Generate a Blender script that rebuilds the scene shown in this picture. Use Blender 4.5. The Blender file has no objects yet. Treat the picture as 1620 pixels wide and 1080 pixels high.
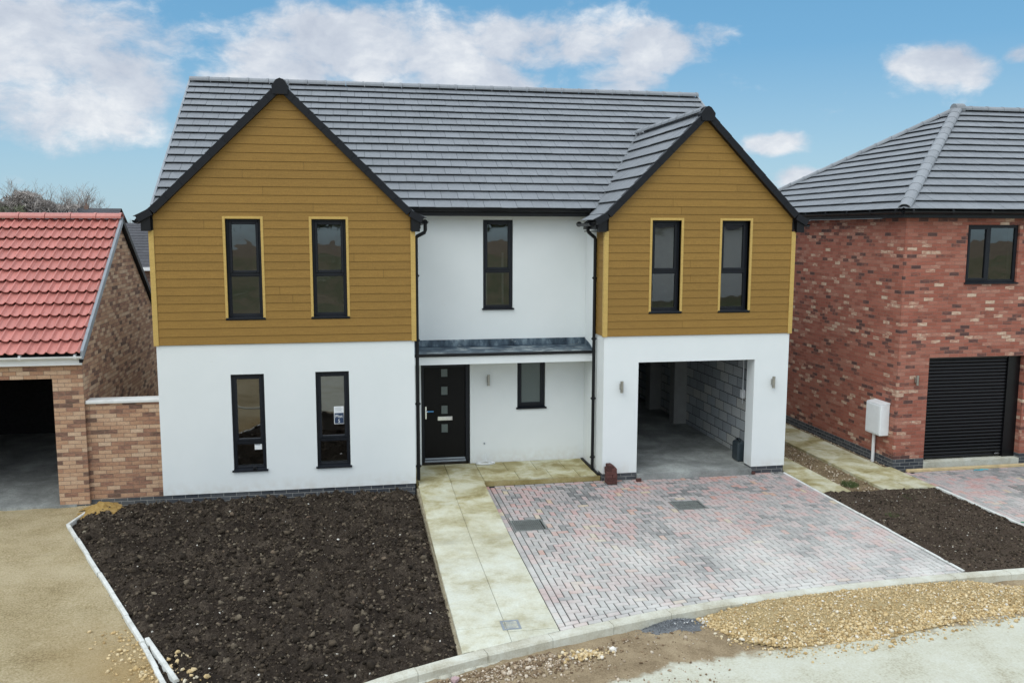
import bpy, bmesh, math, random
import numpy as np
from mathutils import Vector, Matrix, noise
R = math.radians
sc = bpy.context.scene
col = sc.collection
random.seed(7)

# ------------------------------------------------------------ camera
cam_d = bpy.data.cameras.new('camera')
cam = bpy.data.objects.new('camera', cam_d); col.objects.link(cam)
cam_d.sensor_width = 36; cam_d.sensor_fit = 'HORIZONTAL'; cam_d.lens = 30.728
cam_d.clip_start = 0.1; cam_d.clip_end = 3000
rt = Vector((0.98328863, -0.18203923, 0.00227904)); up = Vector((0.0204449, 0.12285557, 0.99221393)); fw = Vector((0.18090186, 0.97558609, -0.12452426))
mw = Matrix((rt, up, -fw)).transposed().to_4x4(); mw.translation = Vector((0, -16.4, 4.95))
cam.matrix_world = mw
sc.camera = cam

# ------------------------------------------------------------ light
SUN_EL, SUN_AZ = 50, 226          # azimuth clockwise from +Y: behind the camera, to the left
sun_d = bpy.data.lights.new('sun', 'SUN'); sun = bpy.data.objects.new('sun', sun_d); col.objects.link(sun)
sun_d.energy = 1.0; sun_d.angle = R(48); sun_d.color = (.98, 1, .93)
sd = Vector((math.sin(R(SUN_AZ))*math.cos(R(SUN_EL)), math.cos(R(SUN_AZ))*math.cos(R(SUN_EL)), math.sin(R(SUN_EL))))
sun.rotation_euler = sd.to_track_quat('Z', 'Y').to_euler()
sc.view_settings.view_transform = 'Standard'; sc.view_settings.look = 'None'
sc.view_settings.exposure = 0.30; sc.view_settings.gamma = 1

# ------------------------------------------------------------ node helpers
class NT:
    def __init__(s, nt): s.t = nt; s.n = nt.nodes; s.l = nt.links
    def __call__(s, typ, ins=None, out=0, **kw):
        nd = s.n.new(typ)
        for k, v in kw.items(): setattr(nd, k, v)
        for k, v in (ins or {}).items():
            sock = nd.inputs[k]
            if isinstance(v, bpy.types.NodeSocket): s.l.new(v, sock)
            else: sock.default_value = v
        return nd.outputs[out] if out is not None else nd
    def m(s, op, a, b=0.0, c=0.0, clamp=False):
        return s('ShaderNodeMath', {0: a, 1: b, 2: c}, operation=op, use_clamp=clamp)
    def v(s, op, a, b=(0, 0, 0), out=0):
        return s('ShaderNodeVectorMath', {0: a, 1: b}, out=out, operation=op)
    def mix(s, f, a, b, bt='MIX'):
        nd = s.n.new('ShaderNodeMix'); nd.data_type = 'RGBA'; nd.blend_type = bt
        for k, v in ((0, f), (6, a), (7, b)):
            if isinstance(v, bpy.types.NodeSocket): s.l.new(v, nd.inputs[k])
            else: nd.inputs[k].default_value = v if k == 0 or len(v) == 4 else (*v, 1)
        return nd.outputs[2]
    def ramp(s, f, stops, interp='LINEAR'):
        nd = s.n.new('ShaderNodeValToRGB'); cr = nd.color_ramp; cr.interpolation = interp
        while len(cr.elements) < len(stops): cr.elements.new(0.5)
        for e, (p, c) in zip(cr.elements, stops):
            e.position = p; e.color = (*c, 1) if len(c) == 3 else c
        s.l.new(f, nd.inputs[0]); return nd.outputs[0]
    def noise(s, vec, scale, detail=4, rough=.5, out=0, dist=0.0):
        return s('ShaderNodeTexNoise', {'Vector': vec, 'Scale': scale, 'Detail': detail, 'Roughness': rough, 'Distortion': dist}, out=out)
    def maprange(s, x, a, b, c=0.0, d=1.0, smooth=False):
        return s('ShaderNodeMapRange', {0: x, 1: a, 2: b, 3: c, 4: d}, interpolation_type='SMOOTHSTEP' if smooth else 'LINEAR')
def newmat(name):
    m = bpy.data.materials.new(name); m.use_nodes = True; m.node_tree.nodes.clear(); return m, NT(m.node_tree)
def finish(m, t, color, rough=.7, bump=None, bdist=.01, bstr=1.0, metallic=0.0, spec=.5, extra=None):
    ins = {'Base Color': color if isinstance(color, bpy.types.NodeSocket) else (*color, 1), 'Roughness': rough, 'Metallic': metallic, 'Specular IOR Level': spec}
    if bump is not None:
        ins['Normal'] = t('ShaderNodeBump', {'Height': bump, 'Distance': bdist, 'Strength': bstr})
    b = t('ShaderNodeBsdfPrincipled', ins)
    t('ShaderNodeOutputMaterial', {'Surface': b}, out=None); return m
def pos(t): return t('ShaderNodeNewGeometry', out=0)

# ------------------------------------------------------------ world: Nishita sky with clouds placed by direction
w = bpy.data.worlds.new('World'); sc.world = w; w.use_nodes = True; w.node_tree.nodes.clear(); t = NT(w.node_tree)
sky = t('ShaderNodeTexSky', sky_type='NISHITA', sun_disc=False, sun_elevation=R(SUN_EL), sun_rotation=R(SUN_AZ), air_density=1.0, dust_density=.6, ozone_density=1.4)
d = t('ShaderNodeTexCoord', out=0)
sx = t('ShaderNodeSeparateXYZ', {0: d}, out=None).outputs
az = t.m('ARCTAN2', sx[0], sx[1]); el = t.m('ARCSINE', sx[2])
uv = t('ShaderNodeCombineXYZ', {0: az, 1: el, 2: 0.0})
warp = t.noise(uv, 9, 4, .55, out=1)
uvw = t.v('ADD', uv, t.v('MULTIPLY', t.v('SUBTRACT', warp, (.5, .5, .5)), (.05, .035, 0)))
n1 = t.noise(t.v('MULTIPLY', uvw, (1, 1.6, 1)), 11, 10, .62)
tot = None
for (a, e, wa, we, s) in [(-.33, .185, .19, .075, 1.0), (-.30, .12, .15, .045, .85), (-.22, .15, .07, .05, .95), (-.235, .20, .06, .03, .8), (-.06, .178, .09, .055, 1.0), (.03, .20, .18, .055, 1.0), (-.10, .145, .08, .04, .8),
                          (.13, .165, .14, .05, .9), (.22, .205, .14, .042, 1.0), (.335, .195, .085, .034, .95), (.31, .163, .06, .03, .8), (.385, .205, .05, .020, .6), (.625, .168, .06, .030, 1.0), (.655, .158, .04, .020, .7),
                          (.465, .089, .05, .017, .85), (.505, .054, .04, .017, 1.0), (.70, .172, .026, .017, .85), (-.5, .06, .2, .02, .5)]:
    dd = t.v('LENGTH', t.v('MULTIPLY', t.v('SUBTRACT', uvw, (a, e, 0)), (1/wa, 1/we, 0)), out=1)
    k = t.m('MULTIPLY', t.maprange(dd, 1.25, .25, 0, 1, True), s)
    tot = k if tot is None else t.m('MAXIMUM', tot, k)
hi = t.maprange(el, .27, .42, 0, .80)                       # broken cover added overhead, out of view, to soften the light
side = t.m('MULTIPLY', t.maprange(t.m('ABSOLUTE', az), .85, 1.3), t.maprange(el, .03, .12, 0, .75))
tot = t.m('MAXIMUM', tot, t.m('MAXIMUM', hi, side))
dens = t.maprange(t.m('ADD', tot, t.m('MULTIPLY', t.m('SUBTRACT', n1, .5), 2.3)), .22, .90, 0, 1, True)
shade = t.m('ADD', t.m('MULTIPLY', t.noise(t.v('ADD', t.v('MULTIPLY', uvw, (1, 1.8, 1)), (3.1, .03, 0)), 7, 7, .62), .55), t.m('MULTIPLY', n1, .45))
ccol = t.ramp(shade, [(.38, (.42, .46, .54)), (.50, (.54, .575, .635)), (.60, (.72, .735, .755))])
# unseen cloud cover above and beside the view, brightened to fill in soft light
up_ = t.m('MAXIMUM', t.maprange(el, .27, .55), t.m('MULTIPLY', t.maprange(t.m('ABSOLUTE', az), .8, 1.2), t.maprange(el, .02, .15)))
ccol = t.mix(up_, ccol, t.mix(1.0, ccol, (1.95, 2.0, 1.98), 'MULTIPLY'))
skyc = t.mix(1.0, sky, (.10, .10, .098), 'MULTIPLY')
skyc = t.mix(t.maprange(el, .55, .28, 0, .85), skyc, t.ramp(t.maprange(el, 0.0, .26), [(0, (.36, .52, .61)), (.3, (.28, .47, .61)), (.75, (.135, .345, .56)), (1, (.115, .315, .53))]))
cc = t.mix(t.m('MULTIPLY', dens, .93), skyc, ccol)
cc = t.mix(t.maprange(el, 0.0, -.04), cc, (.22, .20, .17))
bg = t('ShaderNodeBackground', {'Color': cc, 'Strength': 1.0})
t('ShaderNodeOutputWorld', {'Surface': bg}, out=None)

# ------------------------------------------------------------ materials
def attr_col(t): return t('ShaderNodeAttribute', out=0, attribute_name='tone')
def brickmat(name, stops, mortar, bw=.225, bh=.075, joint=.010, bumpd=.006, smear=None, offx=0., jr=.9, stain=.12, detail=.5):
    m, t = newmat(name); p = pos(t); s = t('ShaderNodeSeparateXYZ', {0: p}, out=None).outputs
    u = t.m('ADD', t.m('ADD', s[0], s[1]), offx+200*bw)
    wob = t.m('MULTIPLY', t.m('SUBTRACT', t.noise(p, 7, 2), .5), .006)
    vz = t.m('ADD', t.m('ADD', s[2], 20*bh), wob)
    vr = t.m('DIVIDE', vz, bh); row = t.m('FLOOR', vr); fy = t.m('FRACT', vr)
    ur = t.m('ADD', t.m('DIVIDE', u, bw), t.m('MULTIPLY', t.m('MODULO', row, 2.0), .5)); ci = t.m('FLOOR', ur); fx = t.m('FRACT', ur)
    ex = t.m('MULTIPLY', t.m('MINIMUM', fx, t.m('SUBTRACT', 1.0, fx)), bw)
    ey = t.m('MULTIPLY', t.m('MINIMUM', fy, t.m('SUBTRACT', 1.0, fy)), bh)
    e = t.m('MINIMUM', ex, ey)
    e = t.m('ADD', e, t.m('MULTIPLY', t.m('SUBTRACT', t.noise(p, 60, 2), .5), .005))
    mask = t.maprange(e, joint*.30, joint*.62, 0, 1, True)
    wn = t('ShaderNodeTexWhiteNoise', {'Vector': t('ShaderNodeCombineXYZ', {0: ci, 1: row, 2: 3.0})}, out=None, noise_dimensions='3D').outputs
    big = t.noise(p, .9, 2)
    sel = t.m('ADD', wn[0], t.m('MULTIPLY', t.m('SUBTRACT', big, .5), .25), clamp=True)
    # streaky tone inside every brick
    st = t.noise(t.v('ADD', t.v('MULTIPLY', p, (9, 9, 40)), t.v('MULTIPLY', wn[1], (30, 30, 30))), 1.0, 3, .6)
    sel2 = t.m('ADD', sel, t.m('MULTIPLY', t.m('SUBTRACT', st, .5), detail), clamp=True)
    c = t.ramp(sel2, stops)
    c = t.mix(.35, c, t.mix(1.0, c, t.ramp(t.noise(p, 45, 3), [(.3, (.55, .55, .55)), (.7, (1.45, 1.45, 1.45))]), 'MULTIPLY'))
    c = t.mix(t.m('MULTIPLY', t.maprange(t.noise(p, .55, 3), .42, .7), stain), c, mortar)
    mc = t.mix(1.0, (*mortar, 1), t.ramp(t.noise(p, 5, 4), [(.3, (.75, .75, .75)), (.7, (1.2, 1.2, 1.2))]), 'MULTIPLY')
    c = t.mix(mask, mc, c)
    h = t.m('ADD', mask, t.m('MULTIPLY', t.noise(p, 90, 3), .35))
    return finish(m, t, c, jr, h, bumpd, .8)
M = {}
M['buff_brick'] = brickmat('buff_brick', [(0, (.12, .07, .05)), (.10, (.20, .105, .075)), (.22, (.32, .165, .105)), (.45, (.42, .24, .145)), (.62, (.47, .29, .18)), (.8, (.52, .345, .225)), (1, (.56, .40, .275))], (.24, .165, .12), joint=.009, detail=.6)
M['red_brick'] = brickmat('red_brick', [(0, (.075, .038, .034)), (.08, (.13, .058, .048)), (.15, (.26, .085, .055)), (.45, (.315, .10, .066)), (.72, (.35, .132, .09)), (.90, (.38, .175, .125)), (.965, (.49, .31, .22)), (1, (.56, .43, .32))], (.29, .155, .115), joint=.009, detail=.50)
M['blue_brick'] = brickmat('blue_brick', [(0, (.028, .033, .042)), (.5, (.045, .05, .06)), (1, (.075, .08, .088))], (.22, .22, .21), joint=.014, stain=.25)
M['blockwork'] = brickmat('blockwork', [(0, (.30, .32, .34)), (.5, (.42, .45, .47)), (1, (.52, .52, .49))], (.035, .032, .03), bw=.45, bh=.225, joint=.016, detail=.3, stain=.05)

def render_mat():
    m, t = newmat('white_render'); p = pos(t)
    c = t.mix(t.maprange(t.noise(p, 1.1, 5, .6), .35, .72), (.735, .765, .765), (.70, .735, .735))
    sp = t.maprange(t.noise(p, 3.3, 6, .7), .66, .80)
    c = t.mix(t.m('MULTIPLY', sp, .25), c, (.60, .58, .53))
    z = t('ShaderNodeSeparateXYZ', {0: p}, out=2)
    dirt = t.m('MULTIPLY', t.maprange(z, .42, .12), t.maprange(t.noise(p, 7, 4), .35, .65, .05, .4))
    c = t.mix(dirt, c, (.50, .44, .36))
    return finish(m, t, c, .85, t.noise(p, 160, 2), .003, .5)
M['render'] = render_mat()
def clad_mat(name, base):
    m, t = newmat(name); p = pos(t); a = attr_col(t)
    g = t.noise(t.v('MULTIPLY', p, (3, 3, 70)), 1.0, 5, .6); g2 = t.noise(p, 55, 3)
    c = t.mix(1.0, (*base, 1), a, 'MULTIPLY')
    c = t.mix(.6, c, t.mix(1.0, c, t.ramp(t.m('ADD', t.m('MULTIPLY', g, .5), t.m('MULTIPLY', g2, .5)), [(.35, (.72, .70, .66)), (.65, (1.25, 1.25, 1.25))]), 'MULTIPLY'))
    return finish(m, t, c, .62, t.m('ADD', g, g2), .002, .5, spec=.3)
M['clad'] = clad_mat('ochre_cladding', (.262, .148, .033))
M['trim'] = clad_mat('pale_timber_trim', (.50, .34, .105))
def simple(name, c, rough=.6, met=0., var=.15, scale=6, bump=0., spec=.5):
    m, t = newmat(name); p = pos(t)
    k = t.ramp(t.noise(p, scale, 5, .6), [(.3, (1-var,)*3), (.7, (1+var,)*3)])
    cc = t.mix(1.0, (*c, 1), k, 'MULTIPLY')
    rr = t.maprange(t.noise(p, scale*2.3, 4), .3, .7, rough*.85, min(1, rough*1.15))
    return finish(m, t, cc, rr, t.noise(p, scale*12, 3) if bump else None, bump or .001, .6, met, spec)
M['anthracite'] = simple('anthracite_frame', (.008, .010, .0145), .42, spec=.3)
M['black'] = simple('black_plastic', (.005, .0055, .007), .42, spec=.3)
M['doorblack'] = simple('black_door_skin', (.0035, .0033, .0035), .45, spec=.2)
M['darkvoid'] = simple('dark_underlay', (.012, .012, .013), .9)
M['whiteplastic'] = simple('white_plastic', (.74, .76, .77), .4, var=.05)
M['interior'] = simple('interior_plaster', (.42, .41, .39), .9, var=.06)
M['interior_dark'] = simple('interior_floorboard', (.20, .17, .13), .9)
M['steel'] = simple('brushed_steel', (.42, .41, .38), .32, 1.0, .1)
M['chrome'] = simple('chrome', (.7, .71, .72), .15, 1.0, .05)
M['greymetal'] = simple('grey_metal_verge', (.25, .28, .31), .5)
M['verge_black'] = simple('dark_verge_plastic', (.006, .007, .010), .5, spec=.28)
M['paper'] = simple('white_paper', (.75, .77, .78), .6, var=.03)
M['navy'] = simple('navy_print', (.02, .04, .09), .5, var=.03)
M['bluefilm'] = simple('blue_film', (.05, .22, .45), .3)
M['timber'] = simple('sawn_timber', (.52, .40, .22), .8, var=.2, bump=.003)
M['tileconc'] = simple('coping_concrete', (.68, .68, .66), .8, var=.08, bump=.003)
M['white_pipe'] = simple('white_pipe', (.75, .76, .77), .35, var=.04)
def tile_mat(name, base, rough=.46, var=.2, spec=.5):
    m, t = newmat(name); p = pos(t); a = attr_col(t)
    c = t.mix(1.0, (*base, 1), a, 'MULTIPLY')
    k = t.m('ADD', t.m('MULTIPLY', t.noise(p, 1.3, 4, .6), .5), t.m('MULTIPLY', t.noise(p, 22, 4, .65), .5))
    c = t.mix(1.0, c, t.ramp(k, [(.35, (1-var,)*3), (.65, (1+var,)*3)]), 'MULTIPLY')
    return finish(m, t, c, t.maprange(t.noise(p, 9, 4), .3, .7, rough*.8, rough*1.25), t.noise(p, 120, 3), .003, .4, spec=spec)
M['slate'] = tile_mat('grey_concrete_tile', (.195, .21, .228), .55, .12)
M['slate_cap'] = tile_mat('grey_ridge_tile', (.235, .25, .268), .6, .13)
M['terracotta'] = tile_mat('red_pantile', (.50, .185, .155), .40, .12)
M['darktile'] = tile_mat('dark_plain_tile', (.055, .055, .062), .8)
def lead_mat():
    m, t = newmat('lead_sheet'); p = pos(t)
    a = t.noise(t.v('MULTIPLY', p, (5, 5, 2)), 1, 7, .65); b = t.noise(t.v('MULTIPLY', p, (1.3, 3, 3)), 1.5, 6, .7, dist=.6)
    c = t.ramp(a, [(.34, (.03, .045, .065)), (.5, (.085, .12, .155)), (.64, (.22, .28, .32))])
    c = t.mix(t.maprange(b, .57, .63), c, (.50, .54, .54))
    return finish(m, t, c, t.maprange(a, .3, .7, .25, .55), a, .008, .5, .5)
M['lead'] = lead_mat()
def glass_mat(name, tint=(.62, .66, .66)):
    m, t = newmat(name); p = pos(t)
    bn = t('ShaderNodeBump', {'Height': t.noise(p, 1.6, 2), 'Distance': .010, 'Strength': .3})
    fr = t('ShaderNodeFresnel', {'IOR': 2.4, 'Normal': bn})
    g = t('ShaderNodeBsdfGlossy', {'Color': (1, 1, 1, 1), 'Roughness': .012, 'Normal': bn})
    tr = t('ShaderNodeBsdfTransparent', {'Color': (*tint, 1)})
    mx = t('ShaderNodeMixShader', {0: fr, 1: tr, 2: g}); t('ShaderNodeOutputMaterial', {'Surface': mx}, out=None); return m
M['glass'] = glass_mat('window_glass')
def obscured():
    m, t = newmat('obscured_glass'); p = pos(t)
    vo = t('ShaderNodeTexVoronoi', {'Vector': p, 'Scale': 60})
    return finish(m, t, (.10, .125, .12), .28, vo, .004, .6)
M['obscured'] = obscured()
def ground_mat(name, stops, scale=3, fine=60, bd=.01, rough=.95, grit=None, lo=.32, hi=.68):
    m, t = newmat(name); p = pos(t)
    k = t.m('ADD', t.m('MULTIPLY', t.noise(p, scale, 6, .62), .55), t.m('MULTIPLY', t.noise(p, fine, 4, .7), .45))
    n = len(stops)
    c = t.ramp(k, [(lo+(hi-lo)*i/(n-1), s) for i, s in enumerate(stops)])
    if grit:
        vo = t('ShaderNodeTexVoronoi', {'Vector': p, 'Scale': grit[1]}, out=None).outputs
        wn = t('ShaderNodeTexWhiteNoise', {'Vector': vo['Color']}, noise_dimensions='3D')
        c = t.mix(t.m('MULTIPLY', t.maprange(wn, grit[3], grit[3]+.02), t.maprange(vo['Distance'], .45, .3)), c, grit[0]) if len(grit) > 3 else c
    return finish(m, t, c, rough, t.m('ADD', t.noise(p, fine, 6, .7), t.m('MULTIPLY', t.noise(p, fine*4, 3), .5)), bd, .9, spec=.2)
M['soil'] = ground_mat('dark_topsoil', [(.018, .013, .010), (.052, .039, .029), (.15, .118, .088)], 2.2, 42, .035, grit=((.25, .21, .16), 55, 0, .975))
M['soil_fine'] = ground_mat('raked_topsoil', [(.036, .025, .018), (.072, .052, .038), (.12, .09, .066)], 1.6, 60, .02, grit=((.25, .21, .16), 60, 0, .985))
M['clod'] = None
def sand_mat():
    m, t = newmat('limestone_sand'); p = pos(t)
    k = t.m('ADD', t.m('MULTIPLY', t.noise(p, .8, 5, .6), .4), t.m('MULTIPLY', t.noise(p, 38, 6, .75), .6))
    c = t.ramp(k, [(.37, (.29, .215, .11)), (.47, (.54, .43, .245)), (.57, (.70, .59, .385))])
    tr = t.maprange(t.noise(t.v('MULTIPLY', p, (1.2, 3.2, 1)), 1.4, 5, .7, dist=.4), .60, .72)
    c = t.mix(t.m('MULTIPLY', tr, .38), c, (.40, .30, .18))
    s = t('ShaderNodeSeparateXYZ', {0: p}, out=None).outputs
    # rougher yellow stone alongside the edging, low corner of the yard
    near = t.m('MULTIPLY', t.maprange(s[1], -4.6, -6.3), t.maprange(t.m('ADD', s[0], t.m('MULTIPLY', s[1], .46)), -6.6, -5.6))
    c = t.mix(t.m('MULTIPLY', near, .7), c, (.50, .34, .15))
    return finish(m, t, c, .97, t.m('ADD', t.noise(p, 34, 6, .75), t.noise(p, 110, 3)), .035, 1.0, spec=.15)
M['sand'] = sand_mat()
def road_mat():
    m, t = newmat('dusty_road'); p = pos(t)
    f = t('ShaderNodeAttribute', out=2, attribute_name='dirt')
    f = t.maprange(t.m('ADD', f, t.m('MULTIPLY', t.m('SUBTRACT', t.noise(p, 3.2, 7, .68), .5), .9)), .38, .62, 0, 1, True)
    pale = t.ramp(t.m('ADD', t.m('MULTIPLY', t.noise(p, 1.2, 7, .7), .6), t.m('MULTIPLY', t.noise(p, 40, 4), .4)), [(.36, (0.414, 0.385, 0.281)), (.46, (0.562, 0.555, 0.444)), (.60, (0.636, 0.644, 0.555))])
    dirt = t.ramp(t.m('ADD', t.m('MULTIPLY', t.noise(p, 2.5, 7, .7), .55), t.m('MULTIPLY', t.noise(p, 50, 4, .7), .45)), [(.35, (0.160, 0.116, 0.068)), (.50, (0.304, 0.232, 0.144)), (.64, (0.432, 0.344, 0.224))])
    c = t.mix(f, pale, dirt)
    return finish(m, t, c, .95, t.m('ADD', t.noise(p, 30, 6, .72), t.noise(p, 140, 3)), .014, .8, spec=.2)
M['road'] = road_mat()
def stone_mat(name, stops, var=.3):
    m, t = newmat(name); p = pos(t); a = attr_col(t)
    c = t.ramp(t('ShaderNodeSeparateColor', {0: a}), stops)
    c = t.mix(1.0, c, t.ramp(t.noise(p, 25, 4, .65), [(.3, (1-var,)*3), (.7, (1+var,)*3)]), 'MULTIPLY')
    return finish(m, t, c, .95, t.noise(p, 70, 4), .006, .8, spec=.2)
M['limestone'] = stone_mat('yellow_limestone', [(0, (0.336, 0.224, 0.100)), (.35, (0.512, 0.376, 0.188)), (.7, (0.608, 0.480, 0.280)), (.93, (0.656, 0.568, 0.400)), (1, (0.680, 0.640, 0.560))])
M['clod'] = stone_mat('soil_clod', [(0, (.016, .012, .008)), (.45, (.052, .039, .027)), (.72, (.095, .074, .052)), (.90, (.145, .118, .085)), (.97, (.12, .082, .056)), (1, (.26, .23, .17))], .45)
M['darkstone'] = stone_mat('grey_grit', [(0, (.10, .105, .115)), (.7, (.22, .235, .25)), (.95, (.36, .37, .38)), (1, (.6, .6, .58))])
M['brownstone'] = stone_mat('brown_gravel', [(0, (.13, .085, .05)), (.5, (.30, .22, .14)), (1, (.60, .52, .42))])
M['whitestone'] = stone_mat('pale_pebble', [(0, (.38, .34, .27)), (1, (.75, .72, .66))])
def conc_mat(name, stops, sc1=2.0, fine=45, bd=.004):
    m, t = newmat(name); p = pos(t)
    k = t.m('ADD', t.m('MULTIPLY', t.noise(p, sc1, 7, .68, dist=.3), .7), t.m('MULTIPLY', t.noise(p, fine, 4, .7), .3))
    n = len(stops); c = t.ramp(k, [(.33+.34*i/(n-1), s) for i, s in enumerate(stops)])
    return finish(m, t, c, .88, t.noise(p, fine*1.6, 5, .7), bd, .7, spec=.3)
M['kerb'] = conc_mat('kerb_concrete', [(0.353, 0.323, 0.235), (0.538, 0.529, 0.445), (0.655, 0.672, 0.605)], 2.4)
M['edging'] = conc_mat('edging_concrete', [(.46, .46, .42), (.62, .63, .60), (.74, .75, .72)], 5)
M['garfloor'] = conc_mat('garage_slab', [(.12, .125, .12), (.25, .26, .25), (.46, .48, .46)], 1.3)
M['pierpaint'] = simple('grey_pier_render', (.30, .30, .29), .9, var=.08)
def slab_mat():
    m, t = newmat('stone_flag'); p = pos(t); a = attr_col(t)
    k = t.noise(p, 1.6, 6, .65, dist=.35)
    c = t.ramp(k, [(.36, (0.266, 0.222, 0.096)), (.46, (0.385, 0.344, 0.192)), (.56, (0.518, 0.496, 0.355)), (.68, (0.592, 0.592, 0.481))])
    c2 = t.ramp(t.noise(p, 2.1, 7, .7), [(.36, (0.429, 0.407, 0.289)), (.48, (0.562, 0.562, 0.459)), (.62, (0.622, 0.644, 0.570))])
    y = t('ShaderNodeSeparateXYZ', {0: p}, out=1)
    c = t.mix(t.maprange(y, -1.0, -4.2, 0, .85), c, c2)             # older, cleaner flags away from the wet porch
    c = t.mix(1.0, c, a, 'MULTIPLY')
    c = t.mix(.5, c, t.mix(1.0, c, t.ramp(t.noise(p, 30, 5, .7), [(.3, (.8, .8, .8)), (.7, (1.15, 1.15, 1.15))]), 'MULTIPLY'))
    return finish(m, t, c, .8, t.m('ADD', t.noise(p, 5, 6, .7), t.noise(p, 50, 3)), .012, .8, spec=.3)
M['flag'] = slab_mat()
def paver_mat():
    m, t = newmat('block_paver'); p = pos(t); a = attr_col(t)
    s = t('ShaderNodeSeparateColor', {0: a}, out=None).outputs
    c = t.ramp(s[0], [(0, (.15, .15, .15)), (.20, (.25, .245, .24)), (.42, (.36, .32, .31)), (.64, (.42, .305, .29)), (.85, (.44, .26, .24)), (.95, (.44, .245, .195)), (1, (.48, .40, .29))])
    k = t.noise(p, 16, 5, .7)
    c = t.mix(1.0, c, t.ramp(k, [(.3, (.78, .79, .80)), (.7, (1.2, 1.2, 1.2))]), 'MULTIPLY')
    dust = t.m('MULTIPLY', t.maprange(t.noise(p, .9, 6, .65), .36, .66), .55)
    y = t('ShaderNodeSeparateXYZ', {0: p}, out=1)
    dust = t.m('MULTIPLY', t.m('ADD', dust, .25), t.maprange(y, -1.0, -5.2, .10, 1.25))     # cement dust trodden in from the road
    c = t.mix(dust, c, (.63, .62, .585))
    return finish(m, t, c, .85, t.noise(p, 90, 4), .003, .7, spec=.3)
M['paver'] = paver_mat()
M['joint'] = ground_mat('joint_sand', [(.022, .022, .022), (.05, .048, .045)], 4, 90, .004)
M['loosebrick'] = stone_mat('loose_block', [(0, (.075, .036, .032)), (.5, (.12, .055, .048)), (1, (.13, .09, .085))], .25)
M['iron'] = simple('cast_iron', (.19, .205, .195), .7, .1, .3, 12, .003)
M['twig'] = simple('winter_twig', (.33, .295, .27), .95, var=.3, scale=.3)  # distance haze is put into the colour as a lighter tone
M['evergreen'] = simple('hedge_leaf', (.15, .16, .10), .9, var=.4, scale=.8)
M['grass'] = simple('grass_blade', (.055, .08, .02), .8, var=.3)
M['shutter'] = simple('black_shutter', (.004, .004, .005), .35, spec=.35)
M['jerry'] = simple('dark_jerrycan_plastic', (.03, .042, .05), .4)
M['farwall'] = brickmat('far_brick', [(0, (.14, .08, .06)), (1, (.26, .16, .12))], (.25, .22, .2))
M['farrender'] = simple('far_white_render', (.8, .8, .78), .85)

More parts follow.
